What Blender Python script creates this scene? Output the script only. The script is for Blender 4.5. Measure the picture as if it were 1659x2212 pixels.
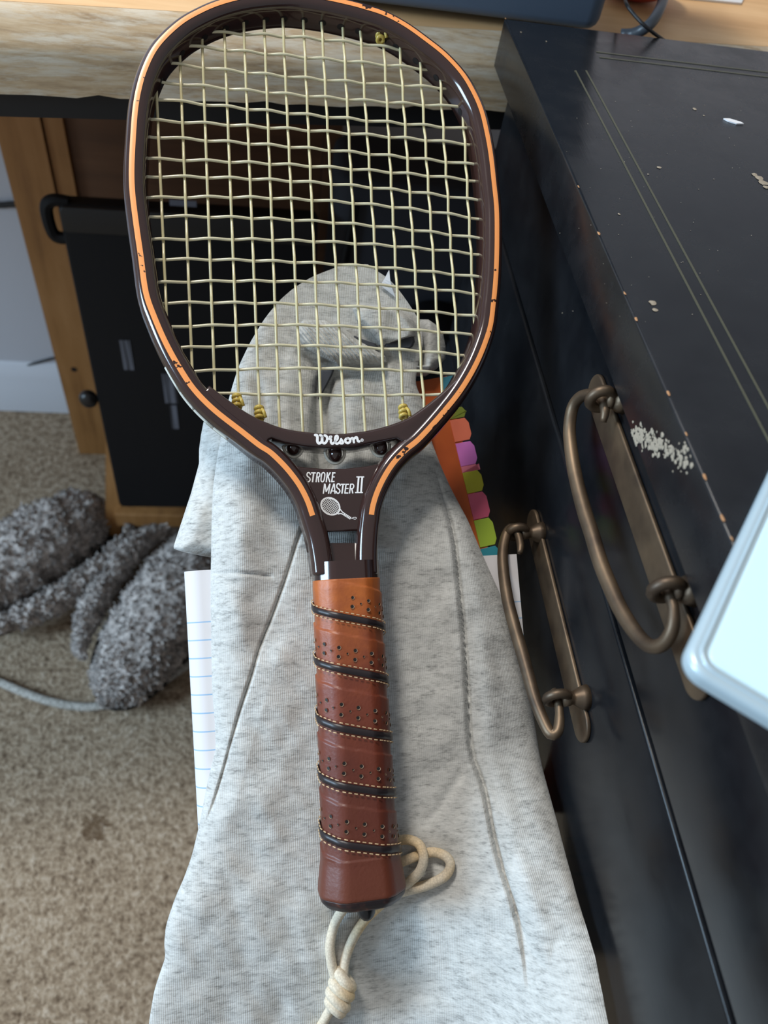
import bpy, bmesh, math, random
import numpy as np
from mathutils import Vector, Matrix, noise
random.seed(7); rng = np.random.default_rng(7)
for o in list(bpy.data.objects): bpy.data.objects.remove(o)
S = bpy.context.scene; COL = S.collection

# ------------------------------------------------------------------ camera
F = 1661.; PX, PY = 829.5, 1106.; H = 1.0
nrm = lambda v: v/np.linalg.norm(v)
dY = nrm(np.array([-203., -2136., F])); dX = np.array([10929., 253., F])
dX = nrm(dX-dX.dot(dY)*dY); dZ = np.cross(dX, dY)
R = np.stack([dX, dY, dZ], 1); CAM = np.array([0., 0., H])
cd = bpy.data.cameras.new('camera'); cam = bpy.data.objects.new('camera', cd); COL.objects.link(cam)
cd.sensor_fit = 'HORIZONTAL'; cd.sensor_width = 5.6; cd.lens = 5.6*F/1659.; cd.clip_start = .01
cd.dof.use_dof = True; cd.dof.focus_distance = .37; cd.dof.aperture_fstop = 2.0
m3 = np.stack([R[0], -R[1], -R[2]], 1)
M = Matrix(m3.tolist()).to_4x4(); M.translation = Vector(CAM); cam.matrix_world = M
S.camera = cam

# ------------------------------------------------------------------ light
w = bpy.data.worlds.new('world'); S.world = w; w.use_nodes = True
bg = w.node_tree.nodes['Background']; bg.inputs[0].default_value = (.95, .97, 1., 1); bg.inputs[1].default_value = .35
def area(name, loc, target, sx, sy, power, color):
    l = bpy.data.lights.new(name, 'AREA'); l.shape = 'RECTANGLE'; l.size = sx; l.size_y = sy
    l.energy = power; l.color = color
    o = bpy.data.objects.new(name, l); COL.objects.link(o); o.location = loc
    o.rotation_euler = (Vector(target)-Vector(loc)).to_track_quat('-Z', 'Y').to_euler(); return o
area('window_light', (-1.6, .0, 1.25), (.0, .15, .65), .5, .9, 36, (.55, .78, 1.))
area('ceiling_lamp_light', (-.55, .75, 2.3), (.05, .25, .6), .32, .32, 22, (1., .95, .88))
S.view_settings.view_transform = 'Standard'; S.view_settings.look = 'None'
S.view_settings.exposure = 0.; S.view_settings.gamma = 1.; S.view_settings.use_curve_mapping = False

# ------------------------------------------------------------------ pixel helpers
def ray(x, y): return R.T @ (np.array([x-PX, y-PY, F])/F)
def at_h(x, y, h): r = ray(x, y); return CAM+r*((h-H)/r[2])
def at_x(x, y, X): r = ray(x, y); return CAM+r*(X/r[0])
def at_y(x, y, Y): r = ray(x, y); return CAM+r*(Y/r[1])
def at_z(x, y, z): return CAM+ray(x, y)*z
# racket plane: sloping up and away; everything on the heap shares this slope
Uc = nrm(np.array([-.063, -.991, .120])); Vc = np.array([.978, -.0266, .207]); Vc = nrm(Vc-Vc.dot(Uc)*Uc)
UW, VW = R.T@Uc, R.T@Vc; NW = np.cross(VW, UW); O0 = at_z(730, 900, .372)
RM = Matrix(np.stack([VW, UW, NW], 1).tolist()).to_4x4(); RM.translation = Vector(O0)
def loc(x, y, w=0.):
    r = ray(x, y); t = ((O0+NW*w-CAM)@NW)/(r@NW); p = CAM+r*t-O0
    return np.array([p@VW, p@UW, w])

# ------------------------------------------------------------------ object helpers
def ln(c):
    return tuple(((v/255)/12.92 if v/255 <= .04045 else ((v/255+.055)/1.055)**2.4) for v in c)
def empty(name, mat=None, loc=None):
    o = bpy.data.objects.new(name, None); COL.objects.link(o); o.empty_display_size = .02
    if mat is not None: o.matrix_world = mat
    if loc is not None: o.location = loc
    return o
def tag(o, label=None, cat=None, group=None, kind=None):
    if label: o['label'] = label
    if cat: o['category'] = cat
    if group: o['group'] = group
    if kind: o['kind'] = kind
    return o
def mk(name, verts, faces, mat, parent=None, smooth=False, mw=None):
    me = bpy.data.meshes.new(name)
    me.from_pydata([tuple(map(float, v)) for v in verts], [], [tuple(map(int, f)) for f in faces]); me.update()
    me.materials.append(mat)
    bm = bmesh.new(); bm.from_mesh(me); bmesh.ops.recalc_face_normals(bm, faces=bm.faces); bm.to_mesh(me); bm.free()
    if smooth:
        me.polygons.foreach_set('use_smooth', [True]*len(me.polygons))
        if smooth != 'all':
            me.set_sharp_from_angle(angle=math.radians(38))
    o = bpy.data.objects.new(name, me); COL.objects.link(o)
    if parent is not None: o.parent = parent
    if mw is not None: o.matrix_world = mw
    return o
class MB:
    def __init__(s): s.v = []; s.f = []
    def add(s, v, f):
        n = len(s.v); s.v += [tuple(map(float, p)) for p in v]; s.f += [tuple(int(i)+n for i in q) for q in f]; return s
    def build(s, name, mat, parent=None, smooth=False): return mk(name, s.v, s.f, mat, parent, smooth)
def cr(pts, n, closed=False):
    """Catmull-Rom resample to n points, even by length."""
    P = np.array(pts, float)
    if closed: Q = np.vstack([P[-1], P, P[0], P[1]])
    else: Q = np.vstack([2*P[0]-P[1], P, 2*P[-1]-P[-2]])
    out = []
    for i in range(1, len(Q)-2):
        for t in np.linspace(0, 1, 16, endpoint=False):
            a, b, c, d = Q[i-1], Q[i], Q[i+1], Q[i+2]
            out.append(.5*((2*b)+(c-a)*t+(2*a-5*b+4*c-d)*t*t+(-a+3*b-3*c+d)*t**3))
    out.append(Q[-2]); out = np.array(out)
    s = np.r_[0, np.cumsum(np.linalg.norm(np.diff(out, axis=0), axis=1))]
    tt = np.linspace(0, s[-1], n)
    return np.stack([np.interp(tt, s, out[:, k]) for k in range(out.shape[1])], 1)
def tube(pts, r, k=8, cap=True, ref=(0, 0, 1)):
    P = np.array(pts, float); n = len(P); rr = np.broadcast_to(np.array(r, float), (n,))
    T = np.gradient(P, axis=0); T /= np.linalg.norm(T, axis=1)[:, None]+1e-12
    v = []; ref = np.array(ref, float); a = np.cross(T[0], ref)
    if np.linalg.norm(a) < 1e-3: a = np.cross(T[0], (1, 0.01, 0))
    a = nrm(a)
    for i in range(n):
        a = nrm(a-T[i]*(a@T[i])); b = np.cross(T[i], a)
        for j in range(k):
            q = 2*math.pi*j/k; v.append(P[i]+rr[i]*(a*math.cos(q)+b*math.sin(q)))
    f = [(i*k+j, i*k+(j+1) % k, (i+1)*k+(j+1) % k, (i+1)*k+j) for i in range(n-1) for j in range(k)]
    if cap: f += [tuple(range(k))[::-1], tuple(range((n-1)*k, n*k))]
    return v, f
def loft(rings, cap=True):
    k = len(rings[0]); v = [p for r in rings for p in r]; n = len(rings)
    f = [(i*k+j, i*k+(j+1) % k, (i+1)*k+(j+1) % k, (i+1)*k+j) for i in range(n-1) for j in range(k)]
    if cap: f += [tuple(range(k))[::-1], tuple(range((n-1)*k, n*k))]
    return v, f
def inset(poly, d):
    P = np.array(poly, float)[:, :2]; n = len(P)
    area2 = sum(P[i][0]*P[(i+1) % n][1]-P[(i+1) % n][0]*P[i][1] for i in range(n)); sg = 1 if area2 > 0 else -1
    out = []
    for i in range(n):
        e1 = nrm(P[i]-P[i-1]+1e-12); e2 = nrm(P[(i+1) % n]-P[i]+1e-12)
        n1 = sg*np.array([-e1[1], e1[0]]); n2 = sg*np.array([-e2[1], e2[0]]); m = n1+n2
        L = np.linalg.norm(m); m = m/L if L > 1e-6 else n1
        out.append(P[i]+m*d/max(.45, m@n1))
    return np.array(out)
def prism(poly, z0, z1, b=.0):
    P = np.array(poly, float)[:, :2]
    def ring(q, z): return [(x, y, z) for x, y in q]
    if b <= 0: return loft([ring(P, z0), ring(P, z1)])
    rs = []
    for a in (0, 30, 60, 90): 
        a = math.radians(a); rs.append(ring(inset(P, b*(1-math.sin(a))), z0+b*(1-math.cos(a))))
    for a in (90, 60, 30, 0):
        a = math.radians(a); rs.append(ring(inset(P, b*(1-math.sin(a))), z1-b*(1-math.cos(a))))
    return loft(rs)
def rrect(x0, x1, y0, y1, r, k=5):
    out = []
    for cx, cy, a0 in ((x1-r, y1-r, 0), (x0+r, y1-r, 90), (x0+r, y0+r, 180), (x1-r, y0+r, 270)):
        for i in range(k+1):
            a = math.radians(a0+90*i/k); out.append((cx+r*math.cos(a), cy+r*math.sin(a)))
    return out
def box(x0, x1, y0, y1, z0, z1, b=.002):
    v, f = prism([(x0, y0), (x1, y0), (x1, y1), (x0, y1)], z0, z1, min(b, (x1-x0)/3, (y1-y0)/3, (z1-z0)/3)); return v, f
def sphere(c, r, sq=(1, 1, 1), nu=16, nv=10):
    v = []; f = []
    for i in range(nv+1):
        a = math.pi*i/nv
        for j in range(nu):
            q = 2*math.pi*j/nu
            v.append((c[0]+r*sq[0]*math.sin(a)*math.cos(q), c[1]+r*sq[1]*math.sin(a)*math.sin(q), c[2]+r*sq[2]*math.cos(a)))
    for i in range(nv):
        for j in range(nu): f.append((i*nu+j, i*nu+(j+1) % nu, (i+1)*nu+(j+1) % nu, (i+1)*nu+j))
    return v, f
def ribbon(pts, wd, w, closed=False):
    P = np.array(pts, float)[:, :2]; n = len(P)
    T = np.gradient(P, axis=0) if not closed else np.roll(P, -1, 0)-np.roll(P, 1, 0)
    T /= np.linalg.norm(T, axis=1)[:, None]+1e-12
    Nn = np.stack([-T[:, 1], T[:, 0]], 1); wd = np.broadcast_to(np.array(wd, float), (n,))[:, None]/2
    v = [(*p, w) for p in P+Nn*wd]+[(*p, w) for p in P-Nn*wd]
    m = n if closed else n-1
    return v, [(i, (i+1) % n, n+(i+1) % n, n+i) for i in range(m)]

# ------------------------------------------------------------------ materials
def mat(name, base=(.5, .5, .5), rough=.5, metal=0., coat=0., spec=.5, **kw):
    m = bpy.data.materials.new(name); m.use_nodes = True; b = m.node_tree.nodes['Principled BSDF']
    b.inputs['Base Color'].default_value = (*base, 1); b.inputs['Roughness'].default_value = rough
    b.inputs['Metallic'].default_value = metal; b.inputs['Coat Weight'].default_value = coat
    b.inputs['Specular IOR Level'].default_value = spec
    for k, v in kw.items(): b.inputs[k.replace('_', ' ')].default_value = v
    return m
def nodes(m): return m.node_tree.nodes, m.node_tree.links, m.node_tree.nodes['Principled BSDF']
def coords(m, scale=(1, 1, 1), rot=(0, 0, 0)):
    N, L, b = nodes(m); t = N.new('ShaderNodeTexCoord'); mp = N.new('ShaderNodeMapping')
    mp.inputs['Scale'].default_value = scale; mp.inputs['Rotation'].default_value = rot
    L.new(t.outputs['Object'], mp.inputs['Vector']); return mp.outputs['Vector']
def noise_n(m, vec, scale, detail=4, rough=.5):
    N, L, b = nodes(m); n = N.new('ShaderNodeTexNoise'); n.inputs['Scale'].default_value = scale
    n.inputs['Detail'].default_value = detail; n.inputs['Roughness'].default_value = rough
    L.new(vec, n.inputs['Vector']); return n.outputs['Fac']
def ramp(m, fac, stops):
    N, L, b = nodes(m); r = N.new('ShaderNodeValToRGB'); e = r.color_ramp.elements
    while len(e) < len(stops): e.new(.5)
    for i, (p, c) in enumerate(stops): e[i].position = p; e[i].color = (*c, 1)
    L.new(fac, r.inputs['Fac']); return r.outputs['Color']
def mix(m, fac, a, b_, mode='MIX'):
    N, L, b = nodes(m); x = N.new('ShaderNodeMix'); x.data_type = 'RGBA'; x.blend_type = mode
    for s, v in ((x.inputs[0], fac), (x.inputs[6], a), (x.inputs[7], b_)):
        if hasattr(v, 'links'): L.new(v, s)
        elif isinstance(v, (int, float)): s.default_value = v
        else: s.default_value = (*v, 1)
    return x.outputs[2]
def bump(m, h, strength=.3, dist=.001):
    N, L, b = nodes(m); bp = N.new('ShaderNodeBump'); bp.inputs['Strength'].default_value = strength
    bp.inputs['Distance'].default_value = dist; L.new(h, bp.inputs['Height']); L.new(bp.outputs['Normal'], b.inputs['Normal'])
def setc(m, c): N, L, b = nodes(m); L.new(c, b.inputs['Base Color'])
def mth(m, op, a, b_=None, c=None):
    N, L, b = nodes(m); x = N.new('ShaderNodeMath'); x.operation = op
    for i, v in enumerate((a, b_, c)):
        if v is None: continue
        if hasattr(v, 'links'): L.new(v, x.inputs[i])
        else: x.inputs[i].default_value = v
    return x.outputs[0]
def sep(m, vec):
    N, L, b = nodes(m); s = N.new('ShaderNodeSeparateXYZ'); L.new(vec, s.inputs[0]); return s.outputs

# glossy dark brown plastic of the racket
M_frame = mat('brown_plastic', ln((52, 33, 30)), .16, coat=.6, Coat_Roughness=.06)
bump(M_frame, noise_n(M_frame, coords(M_frame), 90, 2), .04, .001)
M_stripe = mat('orange_paint', ln((246, 160, 92)), .3)
v = coords(M_stripe); f_ = noise_n(M_stripe, v, 260, 2); g_ = noise_n(M_stripe, v, 26, 1)
setc(M_stripe, ramp(M_stripe, mth(M_stripe, 'MULTIPLY', f_, mth(M_stripe, 'ADD', g_, .42)), [(.0, ln((246, 158, 90))), (.66, ln((246, 158, 90))), (.68, ln((48, 28, 24)))]))
M_string = mat('nylon_string', ln((232, 225, 192)), .22, spec=.6, Transmission_Weight=.3)
M_main = mat('yellowed_nylon_string', ln((224, 213, 168)), .24, spec=.6, Transmission_Weight=.3)
M_knot = mat('yellow_nylon_knot', ln((214, 186, 92)), .2, Transmission_Weight=.3)
M_clear = mat('clear_string_loop', ln((226, 222, 208)), .25)
M_white = mat('white_print', ln((240, 240, 240)), .45)
M_hole = mat('dark_hole', (.006, .004, .004), .6)
M_leather = mat('brown_leather', (.2, .06, .02), .42, spec=.45)
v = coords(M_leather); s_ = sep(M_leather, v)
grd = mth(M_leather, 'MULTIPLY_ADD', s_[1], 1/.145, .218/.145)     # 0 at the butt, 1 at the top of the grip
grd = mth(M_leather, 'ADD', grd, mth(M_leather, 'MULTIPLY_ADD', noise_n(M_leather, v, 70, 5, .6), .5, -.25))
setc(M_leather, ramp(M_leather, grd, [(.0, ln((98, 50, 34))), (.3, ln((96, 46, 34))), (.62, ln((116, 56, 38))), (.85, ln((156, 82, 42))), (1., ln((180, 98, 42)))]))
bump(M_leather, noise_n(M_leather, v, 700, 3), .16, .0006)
M_band = mat('dark_leather_band', ln((34, 26, 28)), .4)
M_thread = mat('tan_thread', ln((200, 170, 130)), .7)
M_rim = mat('pale_hole_rim', ln((150, 120, 92)), .6)
M_butt = mat('worn_dark_leather', (.02, .01, .01), .42)
v = coords(M_butt); setc(M_butt, ramp(M_butt, noise_n(M_butt, v, 160, 5, .65), [(.45, ln((30, 22, 24))), (.62, ln((62, 34, 28))), (.75, ln((120, 66, 44)))]))
M_plug = mat('black_rubber', (.008, .007, .007), .35)
M_cord = mat('braided_cord', ln((190, 170, 138)), .85)
v = coords(M_cord); N_, L_, b_ = nodes(M_cord)
vo = N_.new('ShaderNodeTexVoronoi'); vo.inputs['Scale'].default_value = 1100; L_.new(v, vo.inputs['Vector'])
n1 = noise_n(M_cord, v, 38, 2)
c1 = ramp(M_cord, n1, [(.46, ln((226, 214, 192))), (.70, ln((224, 186, 122)))])
setc(M_cord, mix(M_cord, mth(M_cord, 'MULTIPLY', vo.outputs['Distance'], .4), c1, ln((110, 92, 70)))); bump(M_cord, vo.outputs['Distance'], -.7, .0008)

def cloth(name, rotz=0., gain=1.):
    m = mat(name, (.4, .4, .4), .95, spec=.15, Sheen_Weight=.15)
    v = coords(m, (1, 1, .6), (0, 0, rotz)); vs = coords(m, (150, 480, 160), (0, 0, rotz)); vs2 = coords(m, (420, 1500, 500), (0, 0, rotz))
    a = noise_n(m, vs, 1., 4, .6); c = noise_n(m, vs2, 1., 3, .6); d = noise_n(m, v, 38, 3)
    k = mth(m, 'ADD', mth(m, 'MULTIPLY', a, .55), mth(m, 'ADD', mth(m, 'MULTIPLY', c, .4), mth(m, 'MULTIPLY', d, .12)))
    G = lambda t: ln((t*gain*1.005, t*gain*1.005, t*gain*.985))
    setc(m, ramp(m, k, [(.36, G(136)), (.44, G(168)), (.52, G(190)), (.66, G(206))]))
    N, L, b = nodes(m); wv = N.new('ShaderNodeTexWave'); wv.inputs['Scale'].default_value = 330; wv.inputs['Distortion'].default_value = 2.5
    wv.inputs['Detail'].default_value = 2; L.new(coords(m, (1, .25, 1), (0, 0, rotz)), wv.inputs['Vector'])
    bump(m, mth(m, 'ADD', wv.outputs['Fac'], mth(m, 'MULTIPLY', c, 3.)), .22, .0005); return m
M_cloth = cloth('grey_marl_fleece'); M_cloth2 = cloth('grey_marl_fleece_turned', 1.45)
M_rib = cloth('grey_marl_ribbing', .6)
M_paper = mat('ruled_paper', ln((214, 224, 226)), .8)
v = coords(M_paper); s_ = sep(M_paper, v)
q = mth(M_paper, 'FRACT', mth(M_paper, 'MULTIPLY', mth(M_paper, 'ADD', s_[1], 2.0), 1/.0087))
ln1 = mth(M_paper, 'LESS_THAN', q, .075); ln2 = mth(M_paper, 'LESS_THAN', s_[1], -.088)
setc(M_paper, mix(M_paper, mth(M_paper, 'MULTIPLY', ln1, ln2), ln((216, 213, 214)), ln((150, 182, 212))))
M_plain = mat('white_paper', ln((222, 224, 228)), .8)
M_card = mat('orange_card', ln((196, 92, 30)), .55)
setc(M_card, ramp(M_card, noise_n(M_card, coords(M_card), 30, 3), [(.35, ln((180, 80, 26))), (.7, ln((206, 100, 36)))]))

def carpet():
    m = mat('beige_carpet', (.2, .18, .15), 1., spec=.05)
    v = coords(m); a = noise_n(m, v, 190, 4, .7); c = noise_n(m, v, 90, 3); d = noise_n(m, v, 9, 3)
    k = mth(m, 'ADD', mth(m, 'MULTIPLY', a, .6), mth(m, 'ADD', mth(m, 'MULTIPLY', c, .35), mth(m, 'MULTIPLY', d, .12)))
    col = ramp(m, k, [(.38, ln((102, 84, 68))), (.47, ln((152, 131, 109))), (.55, ln((186, 164, 139))), (.68, ln((220, 202, 180)))])
    N, L, b = nodes(m); dn = N.new('ShaderNodeVectorMath'); dn.operation = 'DISTANCE'
    st = at_h(205, 1788, 0); L.new(v, dn.inputs[0]); dn.inputs[1].default_value = tuple(st)
    sm = mth(m, 'LESS_THAN', mth(m, 'ADD', dn.outputs['Value'], mth(m, 'MULTIPLY', c, .03)), .031)
    setc(m, mix(m, mth(m, 'MULTIPLY', sm, .6), col, ln((92, 66, 40)))); bump(m, k, 1., .012); return m
M_carpet = carpet()
M_wall = mat('white_wall_paint', ln((196, 198, 206)), .8)
bump(M_wall, noise_n(M_wall, coords(M_wall), 120, 3), .05, .001)
M_trim = mat('white_gloss_paint', ln((214, 218, 226)), .4)
def wood(name, c0, c1, c2, rot=(0, 0, 0), sc=(3, 60, 60), rough=.55, dirt=None):
    m = mat(name, c0, rough); v = coords(m, sc, rot); a = noise_n(m, v, 1., 6, .62); g = noise_n(m, coords(m), 14, 4)
    col = ramp(m, mth(m, 'ADD', mth(m, 'MULTIPLY', a, .7), mth(m, 'MULTIPLY', g, .3)), [(.36, c0), (.5, c1), (.64, c2)])
    if dirt:
        dm = noise_n(m, coords(m, (14, 60, 120)), 1.2, 6, .75); col = mix(m, ramp(m, dm, [(.46, (0, 0, 0)), (.62, (1, 1, 1))]), col, dirt)
    setc(m, col); bump(m, a, .25, .001); return m
M_desk = wood('desk_wood', ln((196, 152, 104)), ln((214, 172, 122)), ln((228, 190, 142)), sc=(3, 40, 40))
M_raw = wood('raw_desk_edge', ln((150, 126, 98)), ln((186, 160, 126)), ln((208, 188, 158)), sc=(7, 200, 260), rough=.85, dirt=ln((206, 194, 174)))
M_gold = wood('golden_pine', ln((134, 92, 50)), ln((156, 110, 62)), ln((168, 122, 74)), sc=(60, 60, 4))
M_brown = wood('brown_board', ln((86, 58, 40)), ln((100, 68, 46)), ln((110, 76, 52)), sc=(4, 60, 60))
M_black = mat('black_plastic', ln((13, 13, 16)), .6, spec=.25)
M_blackm = mat('black_metal', ln((16, 16, 18)), .5)
M_char = mat('charcoal_fabric', ln((52, 54, 60)), .9, spec=.2); bump(M_char, noise_n(M_char, coords(M_char), 500, 2), .3, .001)
M_label = mat('printed_label', ln((120, 122, 130)), .6)
v = coords(M_label, (1, 1, 1)); s_ = sep(M_label, v)
setc(M_label, ramp(M_label, noise_n(M_label, coords(M_label, (500, 8, 60)), 1., 2), [(.46, ln((40, 40, 46))), (.56, ln((104, 106, 116)))]))
def dresser_mat(name, spec, lo, hi):
    m = mat(name, ln((20, 21, 25)), .18, coat=.0, spec=spec)
    v = coords(m); a = noise_n(m, v, 30, 5, .65); s = noise_n(m, coords(m, (900, 30, 900)), 1., 2)
    N, L, b = nodes(m); L.new(ramp(m, a, [(.3, (lo,)*3), (.75, (hi,)*3)]), b.inputs['Roughness'])
    setc(m, ramp(m, a, [(.3, ln((17, 18, 21))), (.8, ln((29, 31, 34)))])); bump(m, s, .03, .0006); return m
M_lacq = dresser_mat('black_lacquer', .5, .16, .38); M_draw = dresser_mat('satin_black_lacquer', .26, .14, .3)
M_pin = mat('dull_gold_paint', ln((74, 74, 60)), .4)
M_chip = mat('bare_wood_chip', ln((176, 132, 92)), .8)
M_scuff = mat('grey_scuff', ln((150, 140, 124)), .9)
M_haze = mat('dust_smear', ln((70, 76, 82)), .9)
M_bronze = mat('aged_bronze', ln((120, 98, 78)), .48, metal=.7)
setc(M_bronze, ramp(M_bronze, noise_n(M_bronze, coords(M_bronze), 60, 4), [(.3, ln((74, 62, 52))), (.7, ln((116, 98, 78)))]))
M_tab = mat('tablet_silver', ln((176, 196, 206)), .3, metal=.2)
M_tabb = mat('tablet_pale_blue', ln((206, 236, 246)), .22, coat=.5)
M_slate = mat('slate_plastic', ln((84, 98, 116)), .4)
bump(M_slate, noise_n(M_slate, coords(M_slate), 700, 2), .1, .0005)
M_red = mat('red_plastic', ln((176, 46, 36)), .35)
M_cable = mat('grey_cable', ln((70, 74, 80)), .4); M_wire = mat('black_wire', ln((20, 20, 22)), .5)
M_rope = mat('white_braided_cord', ln((196, 192, 184)), .8)
N_, L_, b_ = nodes(M_rope); vo = N_.new('ShaderNodeTexVoronoi'); vo.inputs['Scale'].default_value = 330; L_.new(coords(M_rope), vo.inputs['Vector'])
setc(M_rope, ramp(M_rope, vo.outputs['Distance'], [(.1, ln((206, 202, 194))), (.7, ln((150, 146, 138)))])); bump(M_rope, vo.outputs['Distance'], -.6, .001)
def fur(name, lo, mid, hi):
    m = mat(name, mid, 1., spec=.1, Sheen_Weight=.3); k = noise_n(m, coords(m), 130, 5, .65)
    setc(m, ramp(m, k, [(.34, lo), (.52, mid), (.68, hi)])); bump(m, k, .8, .004); return m
M_fur = fur('grey_fleece', ln((140, 131, 125)), ln((200, 189, 182)), ln((230, 220, 212)))
M_foot = mat('grey_footbed', ln((86, 82, 80)), .9); M_sole = mat('black_sole', ln((22, 22, 24)), .7)

# ------------------------------------------------------------------ setting
WALLY = at_h(60, 893, 0)[1]
def floor():
    v, f = [], []
    x0, x1, y0, y1 = -1.6, 1.4, -1.2, WALLY+.02
    v += [(x0, y0, 0), (x1, y0, 0), (x1, y1, 0), (x0, y1, 0), (x0, y0, -.05), (x1, y0, -.05), (x1, y1, -.05), (x0, y1, -.05)]
    f += [(0, 1, 2, 3), (7, 6, 5, 4), (0, 4, 5, 1), (1, 5, 6, 2), (2, 6, 7, 3), (3, 7, 4, 0)]
    return tag(mk('floor', v, f, M_carpet), 'beige cut-pile carpet with a brown stain', kind='structure')
floor()
tag(mk('wall_back', *box(-1.6, 1.4, WALLY+.02, WALLY+.12, 0, 2.5, 0), M_wall), 'white painted wall behind the desk', kind='structure')
bb = at_y(60, 800, WALLY)[2]
prof = [(0, 0), (-.016, 0), (-.016, bb*.62), (-.013, bb*.68), (-.013, bb*.74), (-.009, bb*.82), (-.005, bb*.95), (0, bb)]
v, f = loft([[(x, WALLY+.02+p[0], p[1]) for p in prof] for x in (-1.6, 1.4)])
tag(mk('baseboard_back', v, f, M_trim, smooth=True), 'white moulded baseboard under the wall', kind='structure')

# desk -------------------------------------------------------------------------
DH = .800                                # height of desk front edge
DY = at_h(300, 100, DH)[1]; DYR = at_h(1060, 137, DH)[1]
desk = tag(empty('desk', loc=(-.1, DY, 0)), 'worn wooden desk with a raw front edge on a black rail', 'desk')
def dl(P): return [(p[0]+.1, p[1]-DY, p[2]) for p in P]
xs = np.linspace(-1.1, .75, 150)
def yf(x): return DY+(DYR-DY)*(x-at_h(300, 100, DH)[0])/(at_h(1060, 137, DH)[0]-at_h(300, 100, DH)[0])
DB = WALLY-.005
zb = at_y(140, 197, DY)[2]
rings = []
for x in xs:
    e = .0016*noise.noise(Vector((x*60, 0, 1)))+.001*noise.noise(Vector((x*220, 3, 1))); y = yf(x)
    e2 = .0022*noise.noise(Vector((x*45, 7, 1)))
    rings.append(dl([(x, y+e*.6, zb+e), (x, y, zb+.012), (x, y+e*.4, DH-.006), (x, y+.003+e, DH+e*.5), (x, y+.0105+e2*.7, DH+.0095+e2*.4),
                     (x, y+.0145+e2*.5, DH+.0128), (x, y+.017, DH+.0134)]+[(x, y+.017, zb+.004)]))
v, f = loft(rings); o = mk('edge_board', v, f, M_raw, desk, smooth=True); o['label'] = 'raw worn front edge of the desk'
v, f = loft([dl([(x, yf(x)+.0172, zb+.004), (x, yf(x)+.0172, DH+.0135), (x, DB, DH+.0135), (x, DB, zb+.004)]) for x in (-1.1, 0, .75)])
mk('desk_top', v, f, M_desk, desk)
zr = at_y(140, 243, DY+.004)[2]
v, f = loft([dl([(x, yf(x)+.004, zr), (x, yf(x)+.004, zb-.0006), (x, yf(x)+.03, zb-.0006), (x, yf(x)+.03, zr)]) for x in (-1.1, .75)])
mk('front_rail', v, f, M_blackm, desk)
# rear legs / back board (seen under the desk)
LY = WALLY-.09
a0 = at_y(32, 440, LY); a1 = at_y(125, 434, LY); a2 = at_y(166, 434, LY)
mk('leg', *(lambda b: (dl(b[0]), b[1]))(box(a0[0], a1[0]-.001, LY, LY+.025, 0, zb-.002, .002)), M_gold, desk)
mk('leg', *(lambda b: (dl(b[0]), b[1]))(box(a1[0]+.001, a2[0], LY+.004, LY+.035, 0, zb-.002, .002)), M_gold, desk)
v, f = box(a2[0], at_y(690, 440, LY)[0], LY+.012, LY+.028, .36, zb-.002, .001)
mk('back_board', dl(v), f, M_brown, desk)
v, f = box(at_y(692, 440, LY)[0], at_y(726, 440, LY)[0], LY, LY+.03, 0, zb-.002, .002); mk('leg', dl(v), f, M_brown, desk)
hp = at_y(160, 798, LY); v, f = tube([(hp[0], LY-.0004, hp[2]), (hp[0], LY+.002, hp[2])], .0045, 10)
o = mk('screw_hole', dl(v), f, M_hole, desk)

# wooden stand + black panel under the desk --------------------------------------
PB = at_h(240, 1205, 0)[1]
stand = tag(empty('wooden_stand', loc=(-.2, PB, 0)), 'low golden wooden stand with a cross bar under the black panel', 'stand')
def sl(P): return [(p[0]+.2, p[1]-PB, p[2]) for p in P]
def slant(pa, pb, hw, d):
    pa, pb = np.array(pa), np.array(pb)
    return loft([[(p[0]-hw, p[1]-d, p[2]), (p[0]+hw, p[1]-d, p[2]), (p[0]+hw, p[1]+d, p[2]), (p[0]-hw, p[1]+d, p[2])] for p in (pa, pb)])
p0 = at_h(241, 1203, 0)+np.array([0, .026, 0]); p1 = at_y(250, 880, PB+.075)
v, f = slant(p0, p1, .011, .012); mk('leg', sl(v), f, M_gold, stand)
v, f = slant(p0+np.array([.24, 0, 0]), p1+np.array([.23, 0, 0]), .011, .012); mk('leg', sl(v), f, M_gold, stand)
cb = at_y(300, 1116, PB+.026)
v, f = box(p0[0]+.013, p0[0]+.229, cb[1]-.008, cb[1]+.010, cb[2]-.014, cb[2]+.014, .002); mk('cross_bar', sl(v), f, M_gold, stand)

pt = at_y(122, 440, PB+.035); pbm = at_y(258, 1096, PB-.012); ptr = at_y(688, 444, PB+.035)
panel = empty('black_panel'); tag(panel, 'flat black panel with a carry handle and printed stickers leaning under the desk', 'panel')
up = nrm(pt-pbm); rt = nrm((ptr-pt)-up*((ptr-pt)@up)); nn = np.cross(rt, up)
pm = Matrix(np.stack([rt, up, nn], 1).tolist()).to_4x4(); pm.translation = Vector(pbm); panel.matrix_world = pm
ph = np.linalg.norm(pt-pbm); pw = np.linalg.norm(ptr-pt)
def pl(x, y, off=.0):
    r = ray(x, y); t = ((pbm+nn*off-CAM)@nn)/(r@nn); p = CAM+r*t-pbm; return p@rt, p@up
mk('body', *prism(rrect(0, pw, 0, ph, .008), -.022, 0, .003), M_black, panel, smooth=True)
mk('top_rim', *prism(rrect(.002, pw-.002, ph-.028, ph-.001, .006), -.0005, .004, .0015), M_blackm, panel, smooth=True)
hx, hy = pl(112, 480)
pts = cr([(hx+.018, hy+.018, -.008), (hx+.003, hy+.019, -.008), (hx-.005, hy+.010, -.008), (hx-.004, hy-.014, -.008), (hx+.004, hy-.020, -.008), (hx+.02, hy-.017, -.008)], 30)
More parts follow.
